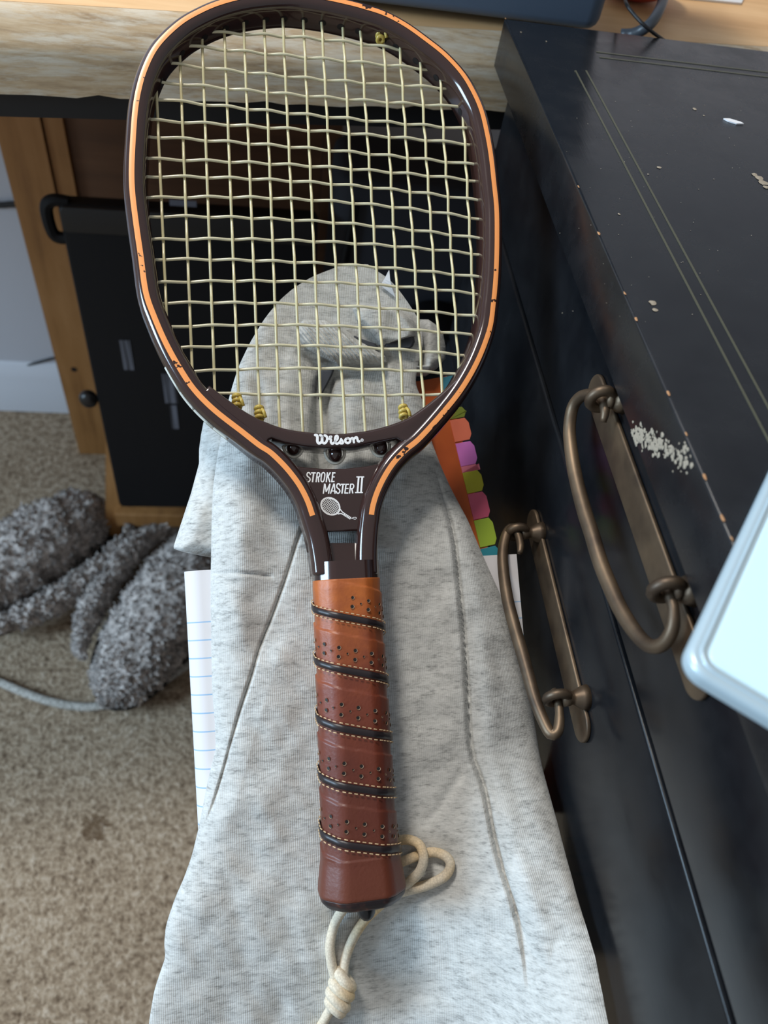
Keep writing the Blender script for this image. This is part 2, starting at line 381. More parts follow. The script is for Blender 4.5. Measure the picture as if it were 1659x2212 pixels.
mk('carry_handle', *tube(pts, .0065, 8), M_black, panel, smooth=True)
kx, ky = pl(190, 866); mk('rubber_foot', *sphere((kx, ky, -.004), .011, (1, 1.1, .8)), M_plug, panel, smooth='all')
for x0, y0, x1, y1, nm in ((256, 735, 290, 800, 'sticker'), (349, 808, 384, 872, 'sticker'), (366, 876, 387, 927, 'sticker')):
    A = pl(x0, y0, .001); B = pl(x1, y1, .001)
    mk(nm, *prism([(A[0], B[1]), (B[0], B[1]), (B[0], A[1]), (A[0], A[1])], .0003, .0008), M_label, panel)
A = pl(366, 438, .005); mk('badge', *prism([(A[0], A[1]-.003), (A[0]+.026, A[1]-.003), (A[0]+.026, A[1]+.003), (A[0], A[1]+.003)], .004, .0046), mat('grey_badge', ln((90, 96, 112)), .4), panel)

# charcoal case and round black case further right under the desk
cY = LY-.16
c0 = at_y(735, 330, cY); c1 = at_y(1135, 700, cY)
case = tag(empty('fabric_case', loc=(c0[0], cY, 0)), 'dark charcoal fabric case standing under the desk beside the dresser', 'case')
ck = [(0, 0), (c1[0]-c0[0], 0), (c1[0]-c0[0], .13), (0, .13)]
mk('body', *prism(rrect(0, .30, 0, .11, .02), .0, .60, .012), M_char, case, smooth=True)
pts = cr([(.02, -.002, .58), (.01, -.006, .46), (-.0, -.006, .30), (.0, -.003, .1)], 20); mk('zip', *tube(pts, .004, 6), M_black, case, smooth='all')
rc = at_y(960, 600, cY-.03)
rcase = tag(empty('round_case', loc=(rc[0], cY-.045, 0)), 'round-topped black case in front of the charcoal case', 'case')
prof = [(-.055, 0), (.055, 0)]+[(.055*math.cos(a), .40+.075*math.sin(a)) for a in np.linspace(0, math.pi, 18)]
v, f = loft([[(p[0]*s, y, p[1]) for p in prof] for y, s in ((-.026, .94), (-.022, 1), (.030, 1), (.034, .94))]); mk('shell', v, f, M_black, rcase, smooth=True)
pts = [(.050*math.cos(a), -.028, .40+.068*math.sin(a)) for a in np.linspace(0, math.pi, 18)]
mk('seam', *tube(pts, .002, 6), M_blackm, rcase, smooth='all')

# things on the desk ----------------------------------------------------------------
DT = DH+.0135
bY = DYR+.02
b0 = at_y(1090, 42, bY); b1 = at_y(1297, 72, bY)
bx = tag(empty('slate_box', loc=(b1[0], bY, DT)), 'dark slate-blue box on the desk with its corner over the dresser back', 'box')
bw = .245; bz0 = max(.004, b1[2]-DT)
mk('body', *prism(rrect(-bw, 0, 0, .10, .012), bz0, bz0+.22, .006), M_slate, bx, smooth=True)
for dx in (-bw+.025, -.075):
    for dy in (.055, .085): mk('foot', *tube([(dx, dy, 0), (dx, dy, bz0+.002)], .007, 10), M_plug, bx, smooth=True)
rp = at_h(1366, -2, DT)
rd = tag(empty('red_case', loc=tuple(rp)), 'rounded red plastic case at the top edge behind the grey cable', 'case')
mk('shell', *sphere((0, 0, .018), .026, (1.15, 1, .7), 24, 14), M_red, rd, smooth='all')
mk('seam', *tube([(.0303*math.cos(a), .0264*math.sin(a), .018) for a in np.linspace(0, 2*math.pi, 40)], .0012, 6), mat('dark_red_seam', ln((96, 22, 18)), .5), rd, smooth='all')
pa = [at_h(1466, -2, DT), at_h(1600, 11, DT), at_h(1620, -30, DT), at_h(1470, -30, DT)]
v, f = prism([(p[0], p[1]) for p in pa], DT+.0002, DT+.0016); tag(mk('paper_sheet', v, f, M_plain), 'white sheets of paper lying on the desk at the top right', 'paper')
cpx = [(1340, 75), (1365, 74), (1392, 62), (1412, 43), (1426, 18), (1434, -8), (1440, -40)]
hs = [.004, .006, .012, .016, .018, .016, .012]
pts = cr([at_h(x, y, DT+h) for (x, y), h in zip(cpx, hs)], 40)
tag(mk('power_cable', *tube(pts, .0036, 10), M_cable, smooth='all'), 'thick grey cable looping over the desk behind the dresser', 'cable')
pts = cr([at_h(x, y, DT+h) for (x, y), h in zip([(1345, -30), (1352, 5), (1370, 32), (1400, 62), (1438, 90), (1460, 104)], [.012, .026, .024, .02, .01, .002])], 40)
tag(mk('thin_wire', *tube(pts, .0011, 6), M_wire, smooth='all'), 'thin black wire crossing over the grey cable on the desk', 'cable')

# cables on the wall at the left ------------------------------------------------------
pts = cr([at_y(x, y, WALLY+.012) for x, y in [(-160, 446), (-60, 443), (0, 443), (36, 441), (90, 446)]], 20)
tag(mk('wall_cable', *tube(pts, .0042, 8), M_wire, smooth='all'), 'short thick black cable running along the white wall', 'cable')
pts = cr([at_y(x, y, WALLY+.0175) for x, y in [(-120, 785), (0, 792), (50, 791), (85, 782), (120, 773), (170, 770)]], 30)
tag(mk('baseboard_wire', *tube(pts, .0022, 6), M_wire, smooth='all'), 'thin dark wire lying along the top of the baseboard', 'cable')

# dresser --------------------------------------------------------------------------------
drop = .172; RH = H-drop; k = drop/.1835
RX = at_h(1335, 604, RH)[0]; RX = (at_h(1090, 40, RH)[0]+at_h(1580, 1170, RH)[0])/2
RYB = at_h(1090, 40, RH)[1]; RYF = -.35
dr = tag(empty('dresser', loc=(RX, 0, 0)), 'tall glossy black dresser with bronze bail handles and a scratched top', 'dresser')
TB = RH-.030*k
def rl(P): return [(p[0]-RX, p[1], p[2]) for p in P]
mk('top_slab', *(lambda b: (rl(b[0]), b[1]))(box(RX, RX+.48, RYF, RYB, TB, RH, .0012)), M_lacq, dr, smooth=True)
FX = RX+.009
GZ = at_x(1316, 1310, FX)[2]
mk('carcass', *(lambda b: (rl(b[0]), b[1]))(box(FX+.014, RX+.47, RYF+.01, RYB-.008, 0, TB, .001)), M_lacq, dr)
dh = TB-GZ
draw = []
for i in range(6):
    z1 = TB-.003 if i == 0 else GZ-.0015-(i-1)*.135
    z0 = GZ+.0015 if i == 0 else z1-.132
    if z0 < .02: break
    o = mk('drawer', *(lambda b: (rl(b[0]), b[1]))(box(FX, FX+.0135, RYF+.03, RYB-.02, z0, z1, .0016)), M_draw, dr, smooth=True); draw.append(o)
# inlaid pin stripes on the top
for a, b in (((1249, 153), (1520, 700)), ((1270, 153), (1556, 700))):
    A, B = at_h(*a, RH), at_h(*b, RH); x = (A[0]+B[0])/2
    mk('pin_stripe', *(lambda q: (rl(q[0]), q[1]))(prism([(x-.0005, RYF+.05), (x+.0005, RYF+.05), (x+.0005, A[1]), (x-.0005, A[1])], RH, RH+.0002)), M_pin, dr)
for a in ((1500, 148), (1520, 140)):
    A = at_h(*a, RH); mk('pin_stripe', *(lambda q: (rl(q[0]), q[1]))(prism([(at_h(1300, 133, RH)[0], A[1]-.0007), (RX+.44, A[1]-.0007), (RX+.44, A[1]+.0007), (at_h(1300, 133, RH)[0], A[1]+.0007)], RH, RH+.0002)), M_pin, dr)
def blob(c, ax, ay, r, n=9, jag=.35):
    out = []
    for i in range(n):
        a = 2*math.pi*i/n; q = r*(1-jag*random.random()); out.append(c+ax*math.cos(a)*q+ay*math.sin(a)*q)
    return out
ex, ey, ez = np.eye(3)
def flakes(name, items, m, nrmv):
    b = MB()
    for c, ax, ay, r in items:
        p = blob(c, ax, ay, r); n = len(p); q = [x+nrmv*random.uniform(.0001, .0003) for x in p]
        b.add([c+nrmv*.0004]+q, [(0, 1+i, 1+(i+1) % n) for i in range(n)])
    b.v = rl(b.v); o = b.build(name, m, dr); o['kind'] = 'stuff'; return o
# scraped patch on the front edge of the top
A, B = at_x(1368, 935, RX), at_x(1486, 992, RX); it = []
for i in range(230):
    t = random.random(); c = A+(B-A)*t+np.array([0, random.gauss(0, .0022), random.gauss(0, .0020)]); c[0] = RX
    c[2] = min(max(c[2], TB+.001), RH-.0015)
    it.append((c, ey, ez, random.uniform(.0004, .0013)))
flakes('scraped_patch', it, M_scuff, -ex)
it = []
for x, y in ((1096, 41), (1255, 404), (1296, 505), (1345, 634), (1378, 690), (1481, 938), (1516, 1030), (1562, 1120), (1578, 1165), (1440, 850)):
    c = at_h(x, y, RH); c[0] = RX+.0004; it.append((c, ex*.5, ey*1.2, random.uniform(.0008, .0016)))
flakes('edge_chips', it, M_chip, ez)
it = [(at_h(x, y, RH), ex, ey, r) for x, y, r in ((1500, 236, .0016), (1520, 250, .0008), (1423, 362, .0016), (1410, 655, .0020), (1415, 670, .0014), (1337, 463, .0008), (1640, 385, .003), (1648, 395, .003), (1630, 378, .002), (1655, 405, .002), (1400, 377, .0006), (1125, 70, .0007), (1180, 90, .0006))]
it += [(at_h(random.uniform(1200, 1640), random.uniform(100, 700), RH), ex, ey, random.uniform(.00012, .0003)) for _ in range(70)]
flakes('paint_specks', it, M_scuff, ez)
# hanging bail pulls
def bail_pull(parent, pz, bail_px, eye_px, plate_y, ez_, tilt):
    h = tag(mk('handle_plate', *(lambda q: ([(FX-RX-w_, a, b) for a, b, w_ in q[0]], q[1]))(prism(rrect(plate_y[0], plate_y[1], pz-.0082, pz+.0082, .008, 8), 0, .0022, .0008)), M_bronze, parent, smooth=True), 'flat bronze escutcheon of a bail pull')
    X = np.mean([(lambda r: r[0]*((ez_-H)/r[2]))(ray(*p)) for p in eye_px])
    X = min(X, FX-.010)
    E0 = np.array([X, 0, ez_]); nt = np.array([math.cos(tilt), 0, -math.sin(tilt)])
    pts = cr([CAM+ray(x, y)*(((E0-CAM)@nt)/(ray(x, y)@nt)) for x, y in bail_px], 120)
    s = np.linspace(0, 1, 120); rad = .0032*(.62+.38*np.sin(np.pi*np.clip((s-.08)/.84, 0, 1))**.5); rad[:4] *= np.linspace(.7, 1, 4); rad[-4:] *= np.linspace(1, .7, 4)
    mk('bail', *(lambda q: (rl(q[0]), q[1]))(tube(pts, rad, 12, ref=(1, 0, 0))), M_bronze, h, smooth='all').matrix_parent_inverse = Matrix()
    for p in eye_px:
        e = at_x(*p, X); b = MB()
        q = [(FX, .0062), (FX-.003, .0052), (FX-.006, .0034), ((X+FX)/2, .0030), (X+.006, .0036), (X+.002, .0042)]
        rings = [[(x, e[1]+r*math.cos(a), e[2]+r*math.sin(a)) for a in np.linspace(0, 2*math.pi, 14, endpoint=False)] for x, r in q]
        b.add(*loft(rings))
        rr = [np.array([X+.0048*math.cos(a), e[1], e[2]+.0048*math.sin(a)]) for a in np.linspace(.35, 2*math.pi+.35, 22)]
        b.add(*tube(rr, .0024, 8, ref=(0, 1, 0))); b.v = rl(b.v)
        mk('post', b.v, b.f, M_bronze, h, smooth='all')
    return X
TILT_LOW = 66
low = [(1123, 1195), (1124, 1176), (1117, 1150), (1104.5, 1139), (1093, 1156), (1086, 1193), (1088, 1237), (1097, 1297), (1112, 1356), (1127, 1408), (1141.5, 1460), (1156, 1512), (1175, 1560), (1190, 1586), (1203, 1582), (1208, 1563), (1208, 1534), (1204, 1508), (1195, 1489)]
upp = [(1303, 912), (1307, 888), (1299, 862), (1279, 852), (1256, 856), (1238, 878), (1230.5, 919), (1232, 959), (1241.6, 1022), (1260, 1096.5), (1279, 1156), (1297, 1215), (1319.5, 1271), (1342, 1319), (1368, 1360), (1393.6, 1389), (1416, 1397), (1438, 1386), (1453, 1356), (1455, 1319), (1450, 1297), (1440, 1274), (1416, 1268)]
lpz = at_x(1180, 1320, FX)[2]*.5+at_x(1225, 1320, FX)[2]*.5
ly = (at_x(1275, 1597, FX)[1], at_x(1160, 1085, FX)[1])
bail_pull(draw[1], lpz, low, [(1117, 1150), (1204, 1508)], ly, lpz+.008, math.radians(TILT_LOW))
dyu = at_x(1204, 1508, FX)[1]-ly[0]
upz = (TB+GZ)/2+.011
uy1 = at_x(1299, 862, FX-.012)[1]; uy0 = at_x(1440, 1274, FX-.012)[1]
bail_pull(draw[0], upz, upp, [(1299, 862), (1440, 1274)], (uy0-dyu, uy1+dyu), upz+.006, math.radians(12))

fl = at_h(1582, 263, RH)
v, f = prism([(fl[0]+a, fl[1]+b) for a, b in ((-.0050, .0016), (-.001, .0022), (.0045, -.0004), (.0058, -.0022), (.001, -.0032), (-.003, -.0012))], RH+.0001, RH+.0007)
tag(mk('paper_fleck', v, f, M_plain), 'tiny white paper fleck lying on the black dresser top', 'paper')

# tablet on the dresser -----------------------------------------------------------------
TZ = RH+.0002; tt = .006
c = at_h(1478, 1432, TZ+tt); e1 = at_h(1668, 980, TZ+tt)-c; e2 = at_h(1659, 1562, TZ+tt)-c
ang = math.atan2(e1[1], e1[0])-math.pi/2-math.radians(1.5)
tm = Matrix.Translation(Vector((c[0], c[1], TZ))) @ Matrix.Rotation(ang, 4, 'Z')
tab = tag(empty('tablet', tm), 'pale blue tablet with a silver rim hanging over the dresser edge', 'tablet')
mk('rim', *prism(rrect(-.0005, .165, -.0005, .245, .007, 8), 0, tt, .0018), M_tab, tab, smooth=True)
mk('back_plate', *prism(rrect(.0042, .160, .0042, .240, .004, 8), tt-.001, tt+.0004, .0005), M_tabb, tab, smooth=True)
b = MB(); P = rrect(.0026, .1615, .0026, .2415, .005, 8); b.add(*tube([(x, y, tt) for x, y in P+[P[0]]], .0006, 6, False)); b.build('bright_bead', M_tab, tab, smooth='all')

# slippers --------------------------------------------------------------------------------
def furry(fn, nu, nv, amp, seed, tufts, tl):
    """closed surface fn(s,t)->point (s round, t pole to pole) with clumpy fleece."""
    P = np.array([[fn(i/nu, j/nv) for i in range(nu)] for j in range(nv+1)])
    cen = P.mean((0, 1)); v = []; nm = np.zeros_like(P)
    for j in range(nv+1):
        for i in range(nu):
            a = P[j, (i+1) % nu]-P[j, i-1]; d = P[min(j+1, nv), i]-P[max(j-1, 0), i]
            q = np.cross(a, d); L = np.linalg.norm(q); q = q/L if L > 1e-12 else nrm(P[j, i]-cen+1e-9)
            if q@(P[j, i]-cen) < 0: q = -q
            nm[j, i] = q; p = P[j, i]; s = Vector(p*1.)+Vector((seed, 0, 0))
            h = noise.noise(s*55)*1.0+noise.noise(s*140)*.8+noise.noise(s*320)*.4
            v.append(p+q*amp*h)
    f = [(j*nu+i, j*nu+(i+1) % nu, (j+1)*nu+(i+1) % nu, (j+1)*nu+i) for j in range(nv) for i in range(nu)]
    b = MB(); b.add(v, f); V = np.array(v)
    tv, tf = [], []
    for _ in range(tufts):
        i = random.randrange(len(V)); p = V[i]; q = nm.reshape(-1, 3)[i]
        if q[2] < -.35: continue
        t = nrm(np.cross(q, np.array([random.gauss(0, 1), random.gauss(0, 1), random.gauss(0, 1)]))); u = np.cross(q, t)
        L = tl*random.uniform(.6, 1.3); w_ = .0024; lean = t*L*.6
        n = len(tv); tv += [p+t*w_, p-t*w_*.5+u*w_, p-t*w_*.5-u*w_, p+q*L*.7+lean*.6+u*w_*.4, p+q*L*.75+lean]
        tf += [(n, n+1, n+3), (n+1, n+2, n+3), (n+2, n, n+3), (n, n+3, n+4), (n+1, n+3, n+4)]
    b.add(tv, tf); return b
def slipper(name, origin, rot, label, seed, mir):
    m = Matrix.Translation(Vector(origin)) @ Matrix.Rotation(rot, 4, 'Z')
    s = tag(empty(name, m), label, 'slipper', 'fluffy grey slippers on the carpet')
    def outline(n=44):
        o = []
        for i in range(n):
            a = 2*math.pi*i/n; y = math.cos(a)*.146; o.append((math.sin(a)*(.062+.008*math.cos(a))-mir*.006, y))
        return o
    mk('sole', *prism(outline(), .0, .028, .004), M_sole, s, smooth=True)
    mk('footbed', *prism(list(inset(outline(), .012)), .0282, .042, .003), M_foot, s, smooth=True)
    def upper(u, t):                      # big fleecy vamp
        a = 2*math.pi*u; ph = math.pi*t; sa, ca = math.sin(a), math.cos(a)
        y = .012+.134*math.cos(ph); q = math.sin(ph)**.75
        x = mir*(-.016)+.056*q*math.copysign(abs(ca)**.85, ca); z = .030+.064*q*sa*(1. if sa > 0 else .2)*(1-.25*math.cos(ph))
        return np.array([x, y, max(.029, z+.006)])
    o = furry(upper, 100, 100, .0060, seed, 5200, .0075).build('fleece_upper', M_fur, s, smooth='all'); o['kind'] = 'stuff'
    ax = cr([(.034, -.135), (.062, -.10), (.076, -.04), (.074, .03), (.062, .085), (.046, .11)], 60)
    def trim(u, t):
        k_ = min(int(t*59), 58); f_ = t*59-k_; c = ax[k_]*(1-f_)+ax[k_+1]*f_; r = .019*max(.0, math.sin(math.pi*min(max(t, .0), 1.)))**.3
        a = 2*math.pi*u; return np.array([mir*(c[0]+r*math.cos(a)*.8), c[1], .046+r*1.15*math.sin(a)])
    o = furry(trim, 40, 130, .0050, seed+9, 2200, .0065).build('fleece_trim', M_fur, s, smooth='all'); o['kind'] = 'stuff'
    return s
pr = at_h(318, 1318, .035)
slipper('slipper', (pr[0]+.012, pr[1]+.004, 0), math.radians(157), 'fluffy grey slipper nearer the notebook, its sole by the white cord', 3., 1)
pl2 = at_h(92, 1262, .035)
slipper('slipper', (pl2[0]-.012, pl2[1]+.035, 0), math.radians(134), 'fluffy grey slipper at the left edge, beyond the other one', 21., -1)
pts = cr([at_h(x, y, .006) for x, y in [(-120, 1440), (-40, 1462), (0, 1474), (50, 1495), (100, 1513), (150, 1524), (200, 1527), (250, 1517), (300, 1499), (340, 1480), (400, 1440), (460, 1400), (540, 1360)]], 90)
tag(mk('floor_cord', *tube(pts, .0058, 10), M_rope, smooth='all'), 'white braided cord curving across the carpet below the slippers', 'cord')

# stool carrying the heap ----------------------------------------------------------------
st = tag(empty('stool', RM), 'black padded stool with a sloping seat under the notebook and sweatshirt', 'stool')
mk('seat', *prism(rrect(-.055, .080, -.25, .03, .02), -.100, -.0485, .008), M_black, st, smooth=True)
RI = RM.inverted()
for x, y in ((-.04, -.23), (.065, -.23), (-.04, .01), (.065, .01)):
    t = RM @ Vector((x, y, -.1)); bt = Vector((t.x, t.y, 0)); P = [RI @ t.lerp(bt, s) for s in (0, .5, 1)]
    mk('leg', *tube([tuple(p) for p in P], .009, 10), M_black, st, smooth=True)

# orange binder with tabs -----------------------------------------------------------------
WB = -.0380
bd = tag(empty('tabbed_folder', RM), 'orange folder with a row of coloured index tabs beneath the notebook', 'folder')
tr_, br_ = loc(966, 812, WB), loc(1068, 1238, WB); dv = nrm((br_-tr_)[:2]); lenb = .24
pv = np.array([dv[1], -dv[0]]);  pv = -pv if pv[0] > 0 else pv
P = [tr_[:2], tr_[:2]+dv*lenb, tr_[:2]+dv*lenb+pv*.105, tr_[:2]+pv*.105]
mk('cover', *prism(P, WB-.0010, WB, .0004), M_card, bd)
mk('page_stack', *prism(list(inset(P, .004)), WB-.0085, WB-.0011, .0006), M_plain, bd)
tabs = [((975, 812), (986, 862), (60, 130, 150), 'teal'), ((990, 880), (997, 902), (120, 130, 40), 'green'), ((996, 904), (1012, 950), (226, 116, 86), 'salmon'), ((1004, 955), (1022, 1003), (214, 120, 200), 'orchid'),
        ((1020, 1004), (1028, 1016), (238, 130, 150), 'pink'), ((1022, 1017), (1042, 1060), (176, 172, 40), 'olive yellow'), ((1030, 1064), (1048, 1118), (206, 92, 120), 'rose'), ((1046, 1120), (1060, 1178), (160, 186, 60), 'lime'), ((1060, 1181), (1068, 1230), (50, 140, 156), 'teal blue')]
for (a, b_, cc, nm_) in tabs:
    A, B = loc(*a, WB), loc(*b_, WB); s0 = (A-tr_)[:2]@dv; s1 = (B-tr_)[:2]@dv
    q0 = tr_[:2]+dv*s0; q1 = tr_[:2]+dv*s1; o_ = -pv*.0058
    mk('index_tab', *prism([q0-o_*.8, q1-o_*.8, q1+o_*.7, q1+o_-dv*.003, q0+o_+dv*.003, q0+o_*.7], WB-.0004, WB+.0005, .0002), mat('tab_'+nm_.replace(' ', '_'), ln(cc), .5), bd)['label'] = nm_+' index tab'

# notebook with a curled page ---------------------------------------------------------------
WN = -.0290
nb = tag(empty('notebook', RM), 'open ruled paper notebook with its left page curled, under the sweatshirt', 'notebook')
tl, trr, brr = loc(430, 1232, WN), loc(1119, 1236, WN), loc(1160, 1700, WN)
for q in (trr, brr):
    while (O0+VW*q[0]+UW*q[1])[0] > FX-.0028: q[0] -= .0004
def page(w0, x_right_off, name, r):
    nu = 60; rows = []
    ys = np.linspace(tl[1], -.272, 40)
    for y in ys:
        xr = min(np.interp(y, [brr[1], trr[1]], [brr[0], trr[0]]), (FX-.0028-O0[0]-UW[0]*y)/VW[0])-x_right_off
        t_ = (tl[1]-y)/.16
        xl = tl[0]+.001+.0035*min(t_, 1.2)
        row = [(xr, y, w0)]+[(x, y, w0) for x in np.linspace(xr-.02, xl+.004, 12)]
        for a in np.linspace(0, 112, 14):
            a = math.radians(a); row.append((xl-r*math.sin(a), y, w0-r*(1-math.cos(a))))
        rows.append(row)
    k = len(rows[0]); V = np.array(rows).reshape(-1, 3); th = .0004
    v = list(V)+list(V-np.array([0, 0, th])); n = len(V); nr = len(rows)
    f = [(i*k+j, i*k+j+1, (i+1)*k+j+1, (i+1)*k+j) for i in range(nr-1) for j in range(k-1)]
    f += [(n+i*k+j, n+(i+1)*k+j, n+(i+1)*k+j+1, n+i*k+j+1) for i in range(nr-1) for j in range(k-1)]
    edge = [i for i in range(k)]+[i*k+k-1 for i in range(1, nr)]+[(nr-1)*k+j for j in range(k-2, -1, -1)]+[i*k for i in range(nr-2, 0, -1)]
    f += [(edge[i], edge[(i+1) % len(edge)], n+edge[(i+1) % len(edge)], n+edge[i]) for i in range(len(edge))]
    return mk(name, v, f, M_paper, nb, smooth=True)
page(WN, 0, 'page', .0085)
P = [(tl[0]+.006, tl[1]-.0005), (tl[0]+.006, -.271), (np.interp(-.271, [brr[1], trr[1]], [brr[0], trr[0]])-.001, -.271), (brr[0]-.001, brr[1]), (trr[0]-.0012, trr[1]-.001)]
mk('page_block', *prism(P, WN-.0055, WN-.0006, .0003), M_plain, nb)
mk('back_cover', *prism(P, WN-.0072, WN-.0056, .0002), mat('notebook_cover', ln((40, 60, 110)), .6), nb)

# ------------------------------------------------------------------ sweatshirt
rowsL = [(570, 757, 785), (576, 728, 800), (585, 702, 815), (600, 668, 838), (618, 640, 855), (640, 612, 872), (665, 590, 889), (690, 570, 905), (740, 540, 915), (790, 516, 902), (830, 503, 897), (870, 492, 915), (910, 484, 925), (950, 476, 931), (1006, 466, 952), (1057, 460, 975), (1124, 457, 1011), (1200, 456, 1043), (1240, 455, 1061), (1300, 455, 1088), (1370, 456, 1112), (1490, 458, 1144), (1560, 464, 1155), (1620, 466, 1164), (1660, 455, 1172), (1700, 446, 1183), (1780, 431, 1205), (1850, 414, 1223), (1900, 396, 1237), (1935, 380, 1246), (1975, 366, 1258), (2000, 358, 1266), (2048, 354, 1280), (2063, 359, 1285), (2100, 346, 1292), (2140, 333, 1300), (2207, 322, 1313), (2300, 318, 1330), (2425, 326, 1346)]
rw = np.array(rowsL, float)
GR, GC = 430, 330
ys = np.linspace(570.5, 2420, GR)
def sm(x, k=9):
    kk = np.ones(k)/k; return np.convolve(np.pad(x, k//2, mode='edge'), kk, 'valid')
Lx = sm(np.interp(ys, rw[:, 0], rw[:, 1]), 7); Rx = sm(np.interp(ys, rw[:, 0], rw[:, 2]), 7)
WREF = -.022
tcol = np.linspace(0, 1, GC); tcol = .5-.5*np.cos(np.pi*tcol)*(.55+.45*np.abs(np.cos(np.pi*tcol)))      # denser at the edges
gx = Lx[:, None]+(Rx-Lx)[:, None]*tcol[None, :]; gy = np.repeat(ys[:, None], GC, 1)
def vloc(X, Y, W):
    c = np.stack([(X-PX)/F, (Y-PY)/F, np.ones_like(X)], -1) @ R     # world dirs
    t = ((O0-CAM)@NW+W)/(c@NW); P = CAM+c*t[..., None]-O0
    return P@VW, P@UW
gv, gu = vloc(gx, gy, np.full_like(gx, WREF))
def seg_sd(px, X, Y):
    """signed distance (px) to a polyline; positive on the right when walking along it (image down)."""
    best = np.full(X.shape, 1e9); sd = np.zeros(X.shape); tt = np.zeros(X.shape); P = cr(px, 40); n = len(P)
    for i in range(n-1):
        a, b = P[i], P[i+1]; d = b-a; L = np.linalg.norm(d); d = d/L
        s = np.clip((X-a[0])*d[0]+(Y-a[1])*d[1], 0, L); qx = X-(a[0]+d[0]*s); qy = Y-(a[1]+d[1]*s); D = np.hypot(qx, qy)
        side = np.sign(d[1]*(X-a[0])-d[0]*(Y-a[1])); mkk = D < best
        best = np.where(mkk, D, best); sd = np.where(mkk, side*D, sd); tt = np.where(mkk, (i+s/L)/(n-1), tt)
    return sd, tt
def win(t, a=.12): return np.clip(t/a, 0, 1)*np.clip((1-t)/a, 0, 1)
def pnoise(X, Y, s, seed):
    rs = np.random.default_rng(seed); out = np.zeros_like(X)
    for _ in range(14):
        a = rs.uniform(0, 2*math.pi); k_ = 2*math.pi/s*rs.uniform(.6, 1.5); out += np.sin(k_*(math.cos(a)*X+math.sin(a)*Y)+rs.uniform(0, 7))
    return out/5
FOLD1 = [(700, 1040), (668, 1110), (645, 1160), (620, 1240), (588, 1330), (560, 1400), (543, 1460), (520, 1530), (500, 1600), (478, 1680), (452, 1760), (430, 1800)]
FOLD2 = [(935, 1000), (955, 1070), (978, 1150), (990, 1250), (1003, 1380), (1010, 1500), (1018, 1620), (1045, 1700), (1065, 1800), (1085, 1880), (1108, 1950), (1130, 2040), (1160, 2212), (1190, 2375)]
FOLD3 = [(722, 770), (708, 800), (697, 850), (692, 930), (697, 1000), (690, 1060)]
SEAM1 = [(455, 1241), (500, 1237), (550, 1240), (592, 1246)]
SHALLOW = [(1018, 1630), (985, 1690), (945, 1750), (905, 1800)]
def heights(X, Y):
    W = np.full(X.shape, -.0175)
    W += np.where(Y < 1000, -.010*np.clip((1000-Y)/300, 0, 1.4), 0)
    W += -.010*np.clip((Y-1960)/300, 0, 1.5)
    W += .0013*pnoise(X, Y, 330, 1)+.0007*pnoise(X, Y, 130, 2)+.00022*pnoise(X, Y, 46, 3)
    sd, t = seg_sd(FOLD1, X, Y); W += win(t)*(np.where(sd >= 0, .0022*np.exp(-sd/200)*np.clip(sd/45, 0, 1), 0)-.0030*np.exp(-(sd/3.0)**2))
    sd, t = seg_sd(FOLD2, X, Y); W += win(t, .10)*(np.where(sd < 0, .0030*np.exp(sd/90), 0)-.0036*np.exp(-(sd/6)**2)+.0022*np.exp(-((sd-42)/26)**2))
    sd, t = seg_sd(FOLD3, X, Y); W += win(t, .2)*(-.016*np.exp(-(sd/15)**2)+.004*np.exp(-((np.abs(sd)-70)/40)**2))
    sd, t = seg_sd(SEAM1, X, Y); W += win(t, .05)*(-.0016*np.exp(-(sd/2.6)**2))
    sd, t = seg_sd(SHALLOW, X, Y); W += win(t, .3)*(-.0012*np.exp(-(sd/12)**2))
    # the sleeve ridge on the left and the bluish heap low left
    sd, t = seg_sd([(600, 640), (548, 740), (520, 860), (520, 1000), (510, 1200), (500, 1400)], X, Y); W += .0035*np.exp(-(sd/55)**2)*win(t, .1)
    sd, t = seg_sd([(668, 602), (680, 640), (700, 690), (705, 730)], X, Y); W += -.0075*np.exp(-(sd/13)**2)*win(t, .3)
    sd, t = seg_sd([(640, 752), (668, 780), (700, 800), (740, 806), (790, 796), (850, 768)], X, Y); W += -.007*np.exp(-(sd/11)**2)*win(t, .15)
    sd, t = seg_sd([(700, 640), (760, 668), (840, 650)], X, Y); W += -.0014*np.exp(-(sd/10)**2)*win(t, .3)
    sd, t = seg_sd([(540, 800), (562, 850), (570, 905)], X, Y); W += -.003*np.exp(-(sd/14)**2)*win(t, .3)
    return W
gw = heights(gx, gy)
# keep clear of the grip
gripc = np.interp(gy, [1200, 1240, 1560, 1800, 1900, 1960], [745, 745, 760, 774, 781, 783])
near = np.exp(-((gx-gripc)/95)**4)*(gy > 1180)*(gy < 1975)
gw = np.where(near > .02, gw-near*np.clip(gw+.0178, 0, 1), gw)
# roll down at the edges
edge = np.minimum(gx-Lx[:, None], Rx[:, None]-gx); topd = np.maximum(0, gy-570.)
rpx = 75.; q = np.clip(edge/rpx, 0, 1); roll = 1-np.sqrt(np.clip(1-(1-q)**2, 0, 1))
q2 = np.clip(np.minimum(topd, ys[-1]+1-gy)/95, 0, 1); roll2 = 1-np.sqrt(np.clip(1-(1-q2)**2, 0, 1))
WBOT = -.0283
FXL = FX-.0045
def w_at_X(x, y, X): r = ray(x, y); return (CAM+r*(X/r[0])-O0)@NW
wreq = np.array([max(WBOT, w_at_X(x, y, FXL)) for x, y in zip(Rx+3, ys)]); wreq = np.maximum(wreq, sm(wreq, 31))
mid_ = np.where(ys > 1200, 870., 800.); u_ = np.clip((gx-mid_[:, None])/(Rx-mid_)[:, None], 0, 1); u_ = u_*u_*(3-2*u_)
rise = (wreq-WBOT)[:, None]*u_
